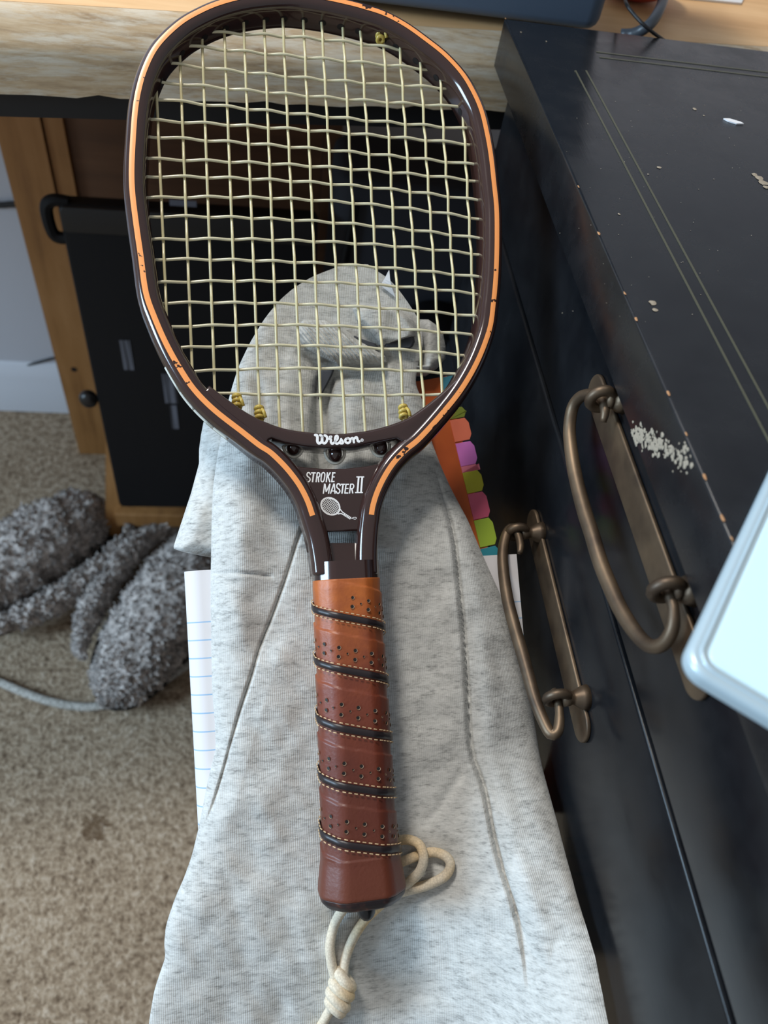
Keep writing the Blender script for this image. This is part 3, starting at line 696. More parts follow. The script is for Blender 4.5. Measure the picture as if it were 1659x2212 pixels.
gw = gw+rise*.85; WB2 = WBOT+rise
gw = gw-(gw-WB2)*np.clip(1-(1-roll)*(1-roll2), 0, 1)*.96
gw = np.maximum(gw, WB2+.0002)
gv, gu = vloc(gx, gy, gw)                         # final silhouette from true heights
def garment_w(x, y): 
    i = np.argmin(np.abs(ys-y)); j = np.argmin(np.abs(gx[i]-x)); return gw[i, j]
shirt = tag(empty('sweatshirt', RM), 'crumpled grey marl sweatshirt lying under the racket', 'sweatshirt')
V = np.stack([gv, gu, gw], -1).reshape(-1, 3); n = len(V)
f = []
idx = np.arange(GR*GC).reshape(GR, GC)
f = np.stack([idx[:-1, :-1], idx[:-1, 1:], idx[1:, 1:], idx[1:, :-1]], -1).reshape(-1, 4).tolist()
gw_ = None
cols = list(range(0, GC-1, 14))+[GC-1]; rws = list(range(0, GR-1, 6))+[GR-1]
lv = V.reshape(GR, GC, 3)[np.ix_(rws, cols)].copy(); lv[..., 2] = WB2[np.ix_(rws, cols)]-.0008
ins = np.ones((len(rws), len(cols), 1)); cc = V[:, :2].mean(0)
lv[:, 0, 0] += .0012; lv[:, -1, 0] -= .0012; lv[0, :, 1] -= .0012; lv[-1, :, 1] += .0012
vv = list(V)+list(lv.reshape(-1, 3)); li = n+np.arange(len(rws)*len(cols)).reshape(len(rws), len(cols))
f += np.stack([li[:-1, :-1], li[1:, :-1], li[1:, 1:], li[:-1, 1:]], -1).reshape(-1, 4).tolist()
for k in range(len(rws)-1):                       # side walls, left and right
    i0, i1 = rws[k], rws[k+1]
    for cj, lj in ((0, 0), (GC-1, len(cols)-1)): f.append([int(idx[i, cj]) for i in range(i0, i1+1)]+[int(li[k+1, lj]), int(li[k, lj])])
for k in range(len(cols)-1):
    j0, j1 = cols[k], cols[k+1]
    for ci, lk in ((0, 0), (GR-1, len(rws)-1)): f.append([int(idx[ci, j]) for j in range(j0, j1+1)]+[int(li[lk, k+1]), int(li[lk, k])])
me = bpy.data.meshes.new('body'); me.from_pydata([tuple(p) for p in vv], [], [tuple(map(int, q)) for q in f]); me.update()
me.materials.append(M_cloth); me.polygons.foreach_set('use_smooth', [True]*len(me.polygons))
bm = bmesh.new(); bm.from_mesh(me); bmesh.ops.recalc_face_normals(bm, faces=bm.faces); bm.to_mesh(me); bm.free()
o = bpy.data.objects.new('body', me); COL.objects.link(o); o.parent = shirt

def pad(name, px, wtop, wbot, m, rpx=40, seed=5, amp=.0008, nx=70, ny=70, parent=shirt, wf=None):
    """puffy piece whose outline is rows (y, left, right)."""
    r = np.array(px, float); Y = np.linspace(r[0, 0], r[-1, 0], ny); l = np.interp(Y, r[:, 0], r[:, 1]); rr = np.interp(Y, r[:, 0], r[:, 2])
    tc = .5-.5*np.cos(np.pi*np.linspace(0, 1, nx)); X = l[:, None]+(rr-l)[:, None]*tc; YY = np.repeat(Y[:, None], nx, 1)
    e = np.minimum(np.minimum(X-l[:, None], rr[:, None]-X), np.minimum(YY-Y[0], Y[-1]-YY)*1.0)
    q = np.clip(e/rpx, 0, 1); rl_ = 1-np.sqrt(np.clip(1-(1-q)**2, 0, 1))
    W = wtop+amp*pnoise(X, YY, 90, seed)+(wf(X, YY) if wf else 0); W = W-(W-wbot)*rl_
    a, b = vloc(X, YY, W); V = np.stack([a, b, W], -1).reshape(-1, 3); n = len(V); I = np.arange(n).reshape(ny, nx)
    F_ = np.stack([I[:-1, :-1], I[:-1, 1:], I[1:, 1:], I[1:, :-1]], -1).reshape(-1, 4).tolist()
    ed = list(I[0])+list(I[1:, -1])+list(I[-1, -2::-1])+list(I[-2:0:-1, 0]); lo = V[ed].copy(); lo[:, 2] = wbot-.001; k = len(ed)
    F_ += [(ed[i], ed[(i+1) % k], n+(i+1) % k, n+i) for i in range(k)]+[tuple(range(n, n+k))]
    return mk(name, list(V)+list(lo), F_, m, parent, smooth='all')
pad('sleeve', [(880, 448, 530), (905, 441, 530), (940, 434, 530), (971, 430, 530), (1001, 430, 530), (1064, 413, 520), (1140, 388, 515), (1180, 375, 512), (1186, 376, 512), (1194, 402, 512), (1204, 455, 512)], -.030, -.043, M_cloth2, 42, 8, .0012,
    wf=lambda X, Y: -.004*np.exp(-((X-452+(Y-960)*.35)/14)**2)*np.exp(-((Y-985)/40)**2))
def ribw(X, Y):
    return .00042*np.sin((X*.77-Y*.64)/1.15)
pad('ribbed_cuff', [(690, 655, 700), (705, 642, 735), (720, 640, 758), (740, 648, 790), (755, 662, 815), (770, 690, 836), (782, 716, 838), (792, 735, 815)], -.0145, -.032, M_rib, 30, 9, .0004, 150, 150, wf=ribw)
pad('hood_flap', [(690, 905, 925), (700, 893, 940), (720, 880, 957), (750, 866, 963), (775, 862, 962), (795, 872, 945), (812, 890, 920)], -.027, -.038, M_cloth2, 34, 11, .0012, wf=lambda X, Y: -.012*np.exp(-((X-905)/13)**2)*(Y < 790))
# shade inside the folded sleeves, painted as pads of darker cloth colour
M_fold_shade = mat('fold_shade_cloth', ln((70, 72, 78)), 1.)
pad('fold_shade_pad', [(797, 692, 722), (808, 692, 719), (826, 690, 710), (846, 688, 699), (862, 687, 694)], -.0205, -.0282, M_fold_shade, 4, 3, .0002, 30, 30)
pad('fold_shade_pad', [(724, 748, 765), (732, 752, 782), (742, 760, 812), (752, 776, 820), (758, 792, 815)], -.0205, -.034, M_fold_shade, 6, 3, .0003, 30, 30)
pad('fold_shade_pad', [(722, 862, 885), (728, 842, 895), (738, 828, 897), (748, 830, 893), (756, 852, 882)], -.0205, -.034, M_fold_shade, 6, 3, .0003, 30, 30)
pad('turned_hem', [(655, 770, 800), (668, 762, 860), (690, 770, 892), (710, 790, 903), (726, 806, 898), (740, 815, 850), (748, 818, 834)], -.0165, -.030, M_cloth, 20, 4, .0009)
tg = [loc(822, 616, -.026), loc(841, 584, -.022), loc(853, 640, -.026)]
A = cr([tg[1], (tg[1]+tg[2])/2+np.array([-.001, 0, .001]), tg[2]], 8); B = cr([tg[1]+np.array([-.0004, 0, 0]), (tg[1]+tg[0])/2, tg[0]], 8)
v = list(A)+list(B)+[p-np.array([0, 0, .0005]) for p in A]+[p-np.array([0, 0, .0005]) for p in B]
f = [(i, i+1, 8+i+1, 8+i) for i in range(7)]+[(16+i, 24+i, 24+i+1, 16+i+1) for i in range(7)]+[(i, 16+i, 16+i+1, i+1) for i in range(7)]+[(8+i, 8+i+1, 24+i+1, 24+i) for i in range(7)]
mk('white_tag', v, f, M_plain, shirt)['label'] = 'white care label tag'

# ------------------------------------------------------------------ racket
rk = tag(empty('racket', RM), 'dark brown plastic racket with an orange stripe, yellow strings and leather grip', 'racket')
WT = .0092
stripe_px = [(675, 1114), (664, 1082), (647, 1049), (625, 1019), (603, 995), (582, 976), (560, 962), (523, 933), (464, 887), (422, 845), (392, 802), (359, 743), (333, 684), (315, 631), (304, 552), (294.5, 486), (286.5, 420), (284.5, 370), (287, 309), (292, 241), (300, 193), (313, 149.5), (333, 108.5), (359, 77), (395, 46), (434, 24), (472, 8), (520, -5), (570, -12), (625, -14), (690, -6), (750, 6.6), (789, 17), (831, 31), (876, 55), (921, 87), (961, 119), (997, 158), (1021, 197), (1039, 238), (1051, 286), (1060, 337), (1067, 400), (1072, 450), (1073, 506), (1072, 566), (1069.5, 612), (1065, 657), (1057, 711), (1032, 778), (998, 838), (956, 892), (906, 947), (875, 973), (849, 1001), (829, 1032), (814, 1064), (805, 1093), (802, 1112)]
stripe = cr([loc(x, y, WT)[:2] for x, y in stripe_px], 420)
end_l = cr([loc(x, y, WT)[:2] for x, y in ((701, 1240), (697, 1205), (689, 1160), (675, 1114))], 22)[:-1]
end_r = cr([loc(x, y, WT)[:2] for x, y in ((802, 1112), (798, 1150), (796, 1195), (797, 1240))], 22)[1:]
path = np.vstack([end_l, stripe, end_r]); npth = len(path)
T = np.gradient(path, axis=0); T /= np.linalg.norm(T, axis=1)[:, None]; NI = np.stack([T[:, 1], -T[:, 0]], 1)   # inward normal
s_ = np.arange(npth)/npth; inward = np.clip(np.minimum((s_-.10)/.1, (.90-s_)/.1), 0, 1)*.0009
if ((path.mean(0)-path[npth//4])@NI[npth//4]) < 0: NI = -NI
cen = path+NI*inward[:, None]
HA, HB, EX = .0054, .0095, 3.2
def prof_b(a): return HB*(1-np.clip(abs(a)/HA, 0, 1)**EX)**(1/EX)
angs = np.linspace(0, 2*math.pi, 28, endpoint=False); rings = []
for i in range(npth):
    ring = []
    for a in angs:
        ca, sa = math.cos(a), math.sin(a); x = HA*math.copysign(abs(ca)**(2/EX), ca); z = HB*math.copysign(abs(sa)**(2/EX), sa)
        if x < -HA*.6 and abs(z) < .003: x += .0012           # string groove on the outside
        p = cen[i]+NI[i]*x; ring.append((p[0], p[1], z))
    rings.append(ring)
mk('frame', *loft(rings), M_frame, rk, smooth='all')
i0, i1 = len(end_l), npth-len(end_r)
offs = np.linspace(-.00125, .00125, 5); v = []; f = []
for i in range(i0, i1):
    for q in offs: 
        p = path[i]+NI[i]*q; a = q-inward[i]; v.append((p[0], p[1], prof_b(a)+.00018))
nn_ = i1-i0; f = [(i*5+j, i*5+j+1, (i+1)*5+j+1, (i+1)*5+j) for i in range(nn_-1) for j in range(4)]
mk('orange_stripe', v, f, M_stripe, rk, smooth='all')
# bridge
up_px = [(452, 831), (492, 861), (534, 890), (577, 911), (619, 925), (674, 933), (712, 935), (745, 935), (809, 926), (872, 906), (914, 880), (956, 846), (990, 812), (1018, 774)]
lo_px = [(1032, 790), (1000, 838), (956, 893), (908, 945), (880, 958), (868, 951), (858, 946), (809, 957), (766, 965), (712, 967), (658, 963), (614, 955), (588, 946), (581, 950), (577, 960), (560, 958), (523, 930), (464, 884), (432, 852)]
WBR = .0086
bp = [loc(x, y, WBR)[:2] for x, y in cr(up_px, 46)]+[loc(x, y, WBR)[:2] for x, y in lo_px]
mk('bridge', *prism(bp, -.0080, WBR, .0016), M_frame, rk, smooth=True)
pp = [(621, 1002), (640, 1006), (660, 1009), (700, 1012), (745, 1012), (790, 1007), (837, 998), (826, 1020), (810, 1047), (794, 1090), (782, 1146), (700, 1149), (684, 1090), (655, 1045)]
WPL = .0052
plate = mk('throat_plate', *prism([loc(x, y, WPL)[:2] for x, y in pp], -.0052, WPL, .0010), M_frame, rk, smooth=True)
# web below the small window
A = [loc(x, y, .002)[:2] for x, y in ((702, 1172), (790, 1172))]; B = [loc(x, y, .0118)[:2] for x, y in ((700, 1222), (796, 1222))]
v = [(*A[0], -.007), (*A[1], -.007), (*A[1], .0005), (*A[0], .0005), (*B[0], -.009), (*B[1], -.009), (*B[1], .0045), (*B[0], .0045)]
mk('throat_web', v, [(0, 1, 2, 3), (7, 6, 5, 4), (0, 4, 5, 1), (1, 5, 6, 2), (2, 6, 7, 3), (3, 7, 4, 0)], M_frame, rk)
# collar + grip: octagon lofted along the handle axis
h0, h1 = loc(746, 1205), loc(783, 1946); hd = nrm((h1-h0)[:2]); hs_ = np.array([-hd[1], hd[0]]); hs_ = hs_ if hs_[0] > 0 else -hs_
HL = np.linalg.norm((h1-h0)[:2])
def s_of(y): 
    x = 746+(783-746)*(y-1205)/(1946-1205); return (loc(x, y)-h0)[:2]@hd
hw_px = [(1205, 73), (1215, 73), (1252, 73.5), (1300, 74), (1450, 76), (1560, 78), (1700, 80), (1800, 83), (1850, 86), (1890, 92), (1915, 95), (1930, 92), (1942, 82), (1950, 60)]
HS = [s_of(y) for y, _ in hw_px]; HWD = [h*(.3628+(.3449-.3628)*(y-1235)/(1945-1235))/F*.97 for y, h in hw_px]
def octo(s, p):
    """p in [0,1) round the octagon, 0 = front middle, increasing to the right; returns (side, w)."""
    a = np.interp(s, HS, HWD); b = a*.80; fx, fz = a*.56, b*.42
    C = [(-fx, b), (fx, b), (a, fz), (a, -fz), (fx, -b), (-fx, -b), (-a, -fz), (-a, fz)]
    L = [math.dist(C[i], C[(i+1) % 8]) for i in range(8)]; tot = sum(L); d = ((p % 1.)*tot+L[0]/2) % tot
    for i in range(8):
        if d <= L[i]+1e-9:
            t = d/L[i]; A, B = np.array(C[i]), np.array(C[(i+1) % 8]); q = A+(B-A)*t
            e = B-A; nr = np.array([-e[1], e[0]]); nr = nrm(nr); nr = nr if nr@q > 0 else -nr
            m = min(t, 1-t)*L[i]; q = q-nr*.0009*max(0, 1-m/.0022)**2
            return q, nr
        d -= L[i]
def gp(s, p, off=0.):
    q, nr = octo(s, p); q = q+nr*off; c_ = h0[:2]+hd*s+hs_*q[0]; return np.array([c_[0], c_[1], q[1]]), nr
NP = 64; ps = np.arange(NP)/NP
ss = np.linspace(s_of(1214), s_of(1254), 8)
rings = [[tuple(gp(ss[0]+.0005, p, -.002)[0]) for p in ps]]+[[tuple(gp(s, p, -.0001)[0]) for p in ps] for s in ss]
mk('collar', *loft(rings), M_frame, rk, smooth=True)
bands = [s_of(y) for y in (1336, 1447, 1571, 1691, 1811)]
pit = bands[1]-bands[0]
BS = [bands[0]-2*pit, bands[0]-pit]+bands+[bands[-1]+pit, bands[-1]+2*pit]; BK = list(range(-2, 7))
phi = lambda s: np.interp(s, BS, BK); sphi = lambda k_: np.interp(k_, BK, BS)
s_top, s_end = s_of(1252), s_of(1920)
def leather_off(s, p):
    pp_ = p if p <= .5 else p-1
    fr = (phi(s)-pp_-.33) % 1.
    return .00075*(1-fr)**1.3-.0002 if s < s_of(1838) else .00035
rows = np.linspace(s_top, s_end, 300); rings = [[tuple(gp(s_top, p, -.0012)[0]) for p in ps]]
for s in rows: rings.append([tuple(gp(s, p, leather_off(s, p)*np.clip((s-s_top)/.004, .3, 1))[0]) for p in ps])
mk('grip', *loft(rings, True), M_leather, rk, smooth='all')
rows = np.linspace(s_end, s_of(1949), 14); rings = [[tuple(gp(s, p, .0003)[0]) for p in ps] for s in rows]
mk('butt_cap', *loft(rings), M_butt, rk, smooth='all')
c_ = h0[:2]+hd*(s_of(1946)); mk('end_plug', *sphere((c_[0]+.0008, c_[1]-.002, .004), .0042, (1, 1.2, 1.1)), M_plug, rk, smooth='all')
# dark spiral bands, stitches, perforations
hwid = .062
for k_ in range(5):
    v = []; f = []; n = 60; pr_ = np.linspace(-.42, .42, n)
    for p in pr_:
        for j, (o_, z) in enumerate(((-1, .0002), (-.85, .0008), (0, .0009), (.85, .0008), (1, .0002))):
            s = sphi(k_+p+hwid*o_) ; q, nr = gp(s, p, z+.0003); v.append(q)
    f = [(i*5+j, i*5+j+1, (i+1)*5+j+1, (i+1)*5+j) for i in range(n-1) for j in range(4)]
    mk('spiral_band', v, f, M_band, rk, smooth='all')
b = MB()
for k_ in range(5):
    for sd in (-1, 1):
        for p in np.arange(-.34, .36, .0255):
            pts = [gp(sphi(k_+p+t+sd*.092), p+t, .0011)[0] for t in (0, .007, .014)]
            b.add(*tube(pts, .00026, 5))
o = b.build('stitching', M_thread, rk); o['kind'] = 'stuff'
b = MB(); b2 = MB()
def hole(s, p, r):
    c0, nr = gp(s, p, .0006); e1 = np.array([*hd, 0]); n3 = np.array([*(hs_*nr[0]), nr[1]]); e2 = np.cross(n3, e1); ring = []; k = 10
    A = [c0+n3*.00012+(e1*math.cos(t)+e2*math.sin(t))*r for t in np.linspace(0, 2*math.pi, k, endpoint=False)]
    B = [c0-n3*.0001+(e1*math.cos(t)+e2*math.sin(t))*r*.8 for t in np.linspace(0, 2*math.pi, k, endpoint=False)]
    b.add(A+B, [(i, (i+1) % k, k+(i+1) % k, k+i) for i in range(k)][:]); b2.add([q+n3*.00008 for q in B], [tuple(range(k))])
for k_ in range(-1, 4):
    for p in np.arange(-.30, .34, .076):
        if k_ == -1 and (p < -.05): continue
        hole(sphi(k_+.60+p), p, .00095 if k_ > -1 else .0008); hole(sphi(k_+.77+p), p-.004, .00095)
        hole(sphi(k_+.685+p+.038), p+.038, .0005)
o = b.build('perforation_rims', M_rim, rk, smooth='all'); o['kind'] = 'stuff'
o = b2.build('perforations', M_hole, rk); o['kind'] = 'stuff'

# strings ------------------------------------------------------------------------------
left = [70, 99, 136.5, 176, 212, 259, 294, 343, 381, 428.5, 467.5, 518, 560, 611, 654.5, 706, 751, 802, 849.5]
leftx = [440, 398, 360, 340, 325, 316, 310, 309, 306, 306, 310, 316, 322, 333, 345, 365, 390, 425, 477]
mid = [83, 125, 170, 208, 249, 282, 321, 359, 394, 432, 477.5, 521, 568, 609, 658, 703, 747, 795.5, 853.5]
right = [111.5, 151, 190.5, 232, 278.6, 313, 357, 392, 435, 474.5, 517, 551, 600, 636, 684, 724, 768, 808, 852]
rightx = [896, 941, 970, 1001, 1014, 1029, 1034, 1041, 1044, 1045, 1046, 1047, 1045, 1042, 1036, 1026, 1010, 990, 950]
crosses = []
for a, xa, m_, c_, xc in zip(left, leftx, mid, right, rightx):
    P = np.array([loc(xa, a), loc(675, m_), loc(xc, c_)]); crosses.append((np.polyfit(P[:, 0], P[:, 1], 2), P[0, 0], P[2, 0]))
mains_px = [((337, 173), (361, 703)), ((388, 108), (415, 793)), ((436, 68), (464, 841)), ((484, 51), (516, 868)), ((525.6, 36), (561, 892)), ((570, 34), (604, 915)), ((610, 31), (654, 932)), ((655, 34), (696, 934)), ((694, 39), (746, 935)), ((740, 46), (789, 931)), ((777, 51), (836, 918)), ((828, 78), (872, 898)), ((862.6, 90), (916, 878)), ((906, 117), (955, 846)), ((950, 160), (991, 800)), ((1000, 240), (1026, 706))]
mains = [(loc(*a), loc(*b_)) for a, b_ in mains_px]
AMP = .00075; RS = .00072
X_ = {}
for i, (A, B) in enumerate(mains):
    for j, (pf, v0, v1) in enumerate(crosses):
        v_ = (A[0]+B[0])/2
        for _ in range(6):
            u_ = np.polyval(pf, v_); v_ = A[0]+(B[0]-A[0])*(u_-A[1])/(B[1]-A[1])
        if v0+.001 < v_ < v1-.001 and B[1] < u_ < A[1]: X_[i, j] = (v_, u_)
def string(pts, ext=.005):
    P = np.array(pts); P = np.vstack([P[0]+nrm(P[0]-P[1])*ext, P, P[-1]+nrm(P[-1]-P[-2])*ext])
    return tube(cr(P, max(8, len(P)*4)), RS, 7)
for i, (A, B) in enumerate(mains):
    pts = [A]+[np.array([*X_[i, j], AMP*(-1)**(i+j)]) for j in range(19) if (i, j) in X_]+[B]
    mk('string', *string(pts), M_main, rk, smooth='all')
for j, (pf, v0, v1) in enumerate(crosses):
    pts = [np.array([v0, np.polyval(pf, v0), 0])]+[np.array([*X_[i, j], -AMP*(-1)**(i+j)]) for i in range(16) if (i, j) in X_]+[np.array([v1, np.polyval(pf, v1), 0])]
    mk('string', *string(pts), M_string, rk, smooth='all')
for x, y in ((512, 868), (560, 893), (871, 890), (821, 77)):
    c_ = loc(x, y, .0015); b = MB()
    for q in (-.0022, 0, .0022):
        b.add(*tube([c_+np.array([.0016*math.cos(a), q+.0012*math.sin(a)*.6, .0016*math.sin(a)]) for a in np.linspace(0, 2*math.pi, 14)], .0010, 7))
    b.add(*tube(cr([c_+np.array([.0012, .002, .001]), c_+np.array([.002, .0, .003]), c_+np.array([.0028, -.0025, .002])], 8), .0008, 7))
    mk('string_knot', b.v, b.f, M_knot, rk, smooth='all')['label'] = 'yellow tied-off string knot'
# throat posts with string loops
for x, y in ((634, 968), (724, 982), (822, 967)):
    q = loc(x, y, -.001); po = mk('string_post', *sphere(tuple(q), .0034, (1., 1.15, 1.1), 16, 10), M_frame, rk, smooth='all')
    pts = [q+np.array([.0048*math.cos(a), .002+.0062*math.sin(a), -.0005]) for a in np.linspace(math.pi, 2*math.pi, 24)]
    mk('string_loop', *tube(pts, .0008, 7), M_clear, po, smooth='all')['label'] = 'clear string loop'
# string loops that show in the outer groove
for x, y in ((394, 792), (421, 832), (452, 870), (480, 905)):
    c_ = loc(x-12, y+9, -.004)[:2]; i = np.argmin(np.linalg.norm(path-loc(x, y, WT)[:2], axis=1)); 
    pts = [(*(cen[k_]-NI[k_]*(HA-.0006)), -.001) for k_ in range(i-4, i+5)]
    mk('outer_string', *tube(pts, .0009, 6), M_clear, rk, smooth='all')
# dark grommet holes round the inside of the head
for (A, B) in mains:
    for P, Q in ((A, B), ):
        d = nrm(P-Q); 
        i = np.argmin(np.linalg.norm(cen-P[:2], axis=1)); c_ = cen[i]+NI[i]*(HA+.00005)
        n3 = np.array([*NI[i], 0]); t3 = np.array([*T[i], 0]); k = 10
        v = [np.array([*c_, 0])+(t3*math.cos(a)+np.array([0, 0, 1])*math.sin(a))*.0019 for a in np.linspace(0, 2*math.pi, k, endpoint=False)]
        mk('grommet', v+[p+n3*.0001 for p in v], [tuple(range(k, 2*k))]+[(i_, (i_+1) % k, k+(i_+1) % k, k+i_) for i_ in range(k)], M_hole, rk)

# lettering -------------------------------------------------------------------------------
def pxl(pts, ox, oy, sc, w): return [loc(ox+x/sc, oy+y/sc, w)[:2] for x, y in pts]
PXM = .372/F
def strokes(name, items, ox, oy, sc, w, parent, m=M_white):
    b = MB(); n = 0
    for pts, wd, closed in items:
        P = np.array(pxl(pts, ox, oy, sc, w))
        Q = cr(P, max(10, len(P)*6), closed) if len(P) > 2 else np.array([P[0]+(P[1]-P[0])*t for t in np.linspace(0, 1, 6)])
        b.add(*ribbon(Q, wd/sc*PXM, w+n*2e-6)); n += 1
        for e in (Q[0], Q[-1]):
            if wd > 40 or True:
                k = 12; r = wd/sc*PXM/2*.98; b.add([(e[0]+r*math.cos(a), e[1]+r*math.sin(a), w+n*2e-6) for a in np.linspace(0, 2*math.pi, k, endpoint=False)], [tuple(range(k))])
    return b.build(name, m, parent)
def flat_strokes(name, items, ox, oy, sc, w, parent, m=M_white):
    b = MB(); n = 0
    for pts, wd, smooth in items:
        P = np.array(pxl(pts, ox, oy, sc, w)); Q = cr(P, len(P)*8) if smooth else None
        if Q is not None: b.add(*ribbon(Q, wd/sc*PXM, w+n*2e-6)); n += 1
        else:
            for i in range(len(P)-1): b.add(*ribbon([P[i], (P[i]+P[i+1])/2, P[i+1]], wd/sc*PXM, w+n*2e-6)); n += 1
    return b.build(name, m, parent)
WL = WBR+.00012
Wd = 74
strokes('brand_lettering', [
    ([(140, 125), (185, 135), (200, 190), (200, 290), (225, 345), (270, 345), (320, 300), (330, 180)], Wd, 0), ([(275, 130), (318, 150), (330, 220), (340, 320), (385, 352), (430, 330), (465, 265), (468, 200), (440, 150), (400, 135)], Wd*.9, 0),
    ([(548, 178), (576, 172)], 74, 0), ([(530, 232), (570, 240), (572, 320), (600, 362), (640, 350), (680, 310)], 62, 0),
    ([(640, 350), (690, 300), (755, 230), (755, 155), (715, 150), (690, 200), (690, 310), (730, 365), (790, 340), (835, 285), (855, 235)], 60, 0), ([(855, 240), (890, 290), (905, 335), (880, 355), (830, 350), (810, 335)], 60, 0),
    ([(1030, 215), (975, 245), (975, 310), (1035, 345), (1095, 310), (1100, 250), (1050, 212), (1030, 215)], 66, 0), ([(1110, 235), (1165, 205), (1190, 250), (1205, 325)], 62, 0), ([(1195, 250), (1240, 200), (1285, 190), (1305, 250), (1320, 295), (1355, 300)], 66, 0)],
    670, 930, 12.76, WL, rk)['label'] = 'white script brand lettering'
strokes('registered_mark', [([(1430+38*math.cos(a), 265+38*math.sin(a)) for a in np.linspace(0, 2*math.pi, 12)], 12, 0), ([(1415, 285), (1418, 248), (1440, 250), (1440, 265), (1420, 268), (1445, 288)], 10, 0)], 670, 930, 12.76, WL, rk)
WP = WPL+.00012; t = 30
def slan(x, y): return (x, y)
flat_strokes('model_lettering', [
    ([(232, 175), (205, 128), (165, 125), (145, 165), (160, 210), (205, 245), (220, 290), (190, 335), (150, 330), (130, 285)], t, 1),
    ([(243, 128), (355, 128)], t, 0), ([(306, 128), (276, 350)], t+4, 0),
    ([(362, 350), (392, 125)], t, 0), ([(385, 128), (440, 130), (452, 180), (430, 222), (378, 228)], t-2, 1), ([(415, 228), (425, 350)], t, 0),
    ([(520, 120), (560, 130), (572, 180), (552, 300), (520, 340), (485, 320), (482, 260), (498, 160), (520, 120)], t-2, 1),
    ([(605, 350), (635, 115)], t, 0), ([(705, 115), (630, 240)], t, 0), ([(650, 215), (692, 350)], t, 0),
    ([(735, 350), (765, 112)], t, 0), ([(745, 128), (825, 128)], t, 0), ([(738, 224), (808, 224)], t-2, 0), ([(728, 333), (805, 333)], t, 0),
    ([(535, 625), (568, 385)], t, 0), ([(575, 390), (605, 580)], t, 0), ([(605, 580), (692, 390)], t-4, 0), ([(695, 385), (660, 625)], t, 0),
    ([(705, 625), (790, 385)], t, 0), ([(795, 385), (815, 625)], t, 0), ([(742, 560), (805, 560)], t-6, 0),
    ([(945, 440), (920, 395), (875, 395), (855, 440), (870, 485), (918, 525), (930, 570), (900, 612), (858, 605), (840, 560)], t, 1),
    ([(950, 402), (1052, 402)], t, 0), ([(1008, 402), (980, 622)], t+4, 0),
    ([(1048, 622), (1080, 388)], t, 0), ([(1062, 402), (1150, 402)], t, 0), ([(1060, 500), (1138, 500)], t-4, 0), ([(1042, 608), (1130, 608)], t, 0),
    ([(1160, 620), (1192, 388)], t, 0), ([(1186, 400), (1245, 402), (1262, 450), (1235, 500), (1175, 505)], t-2, 1), ([(1215, 505), (1240, 618)], t, 0),
    ([(1325, 225), (1512, 225)], 30, 0), ([(1292, 597), (1480, 597)], 30, 0), ([(1380, 225), (1350, 597)], 42, 0), ([(1465, 225), (1435, 597)], 42, 0)],
    650, 1010, 11.06, WP, plate)['label'] = 'white block model lettering'
# small printed racket emblem
a_ = math.radians(33); ca, sa = math.cos(a_), math.sin(a_); ecx, ecy = 705, 925
def er(x, y): return (ecx+x*ca-y*sa, ecy+x*sa+y*ca)
items = [([er(235*math.cos(q), 190*math.sin(q)) for q in np.linspace(0, 2*math.pi, 40)], 34, 1)]
for d in np.arange(-160, 170, 40): 
    L = 225*math.sqrt(max(0, 1-(d/185)**2)); items.append(([er(-L, d), er(L, d)], 9, 0))
for d in np.arange(-200, 205, 40):
    L = 180*math.sqrt(max(0, 1-(d/230)**2)); items.append(([er(d, -L), er(d, L)], 9, 0))
items += [([(930, 985), (990, 1060), (1060, 1110)], 24, 1), ([(880, 1110), (960, 1100), (1040, 1140)], 24, 1), ([(1030, 1115), (1190, 1215)], 62, 0), ([(1200, 1225), (1250, 1195), (1310, 1190), (1325, 1215), (1290, 1235), (1230, 1215)], 12, 1), ([(685, 728), (745, 738)], 50, 0)]
flat_strokes('racket_emblem', items, 650, 1010, 11.06, WP, plate)['label'] = 'small white printed racket emblem'
M_gap = M_frame
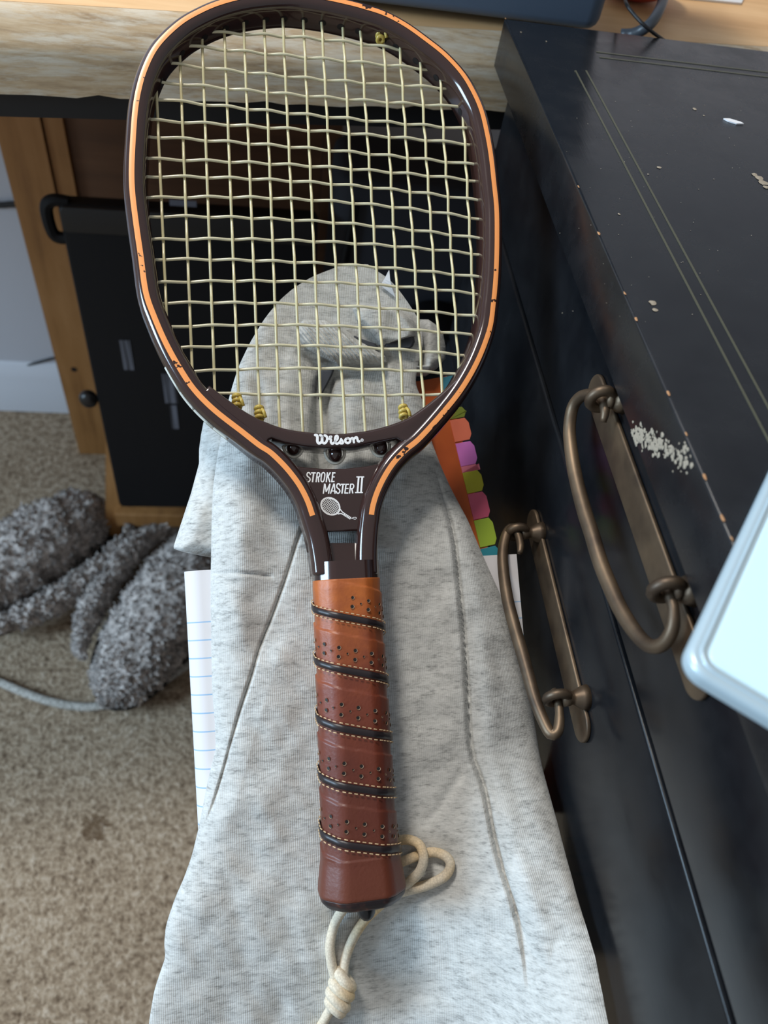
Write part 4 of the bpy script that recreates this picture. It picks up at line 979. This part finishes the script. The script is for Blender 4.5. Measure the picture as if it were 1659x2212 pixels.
flat_strokes('emblem_wrap_lines', [([(1045+i*34, 1150+i*21), (1075+i*34, 1110+i*21)], 8, 0) for i in range(5)], 650, 1010, 11.06, WP+.0001, plate, M_frame)

# wrist cord ---------------------------------------------------------------------------------
RC = .0023
def cw(x, y, lift=0.): return garment_w(x, y)+RC+.0004+lift
def cord_pts(px): return [loc(x, y, cw(x, y, l)) for x, y, l in px]
A = [(727, 2124, .002), (716, 2079, 0), (713, 2041, 0), (721, 2002, .001), (735, 1973, .004), (752, 1955, .009), (785, 1948, .014), (825, 1938, .009), (873, 1925, .002), (922, 1912, 0), (960, 1893, 0), (973, 1870, .001), (964, 1851, .001), (938, 1841, 0), (909, 1846, 0), (880, 1857, 0), (850, 1868, 0), (825, 1872, 0)]
B = [(741, 2116, .002), (746, 2073, 0), (761, 2031, 0), (787, 1989, 0), (819, 1957, 0), (851, 1931, .001), (883, 1906, .002), (906, 1883, .004), (915, 1854, .006), (906, 1825, .004), (883, 1814, .001), (861, 1815, 0), (835, 1816, 0)]
Tt = [(722, 2166, .001), (706, 2194, 0), (690, 2222, 0), (660, 2262, 0)]
b = MB()
for px in (A, B, Tt): b.add(*tube(cr(cord_pts(px), len(px)*7), RC, 12))
wc = b.build('wrist_cord', M_cord, rk, smooth='all'); wc['label'] = 'beige braided wrist cord'
kc = loc(735, 2144, garment_w(735, 2144)+.006); b = MB()
dk = nrm((loc(722, 2172)-loc(742, 2115))[:2]); nk = np.array([-dk[1], dk[0]])
for q, r, tw in ((-.0058, .0040, .5), (-.0015, .0046, .35), (.0030, .0044, .45), (.0062, .0034, .3)):
    pts = []
    for a in np.linspace(0, 2*math.pi, 26):
        c2 = kc[:2]+dk*(q+tw*.004*math.cos(a))+nk*r*math.cos(a); pts.append((c2[0], c2[1], kc[2]+r*.85*math.sin(a)))
    b.add(*tube(pts, RC*1.12, 12, False))
b.add(*sphere(tuple(kc), .0048, (1, 1, .9)))
mk('cord_knot', b.v, b.f, M_cord, wc, smooth='all')['label'] = 'tied knot in the wrist cord'
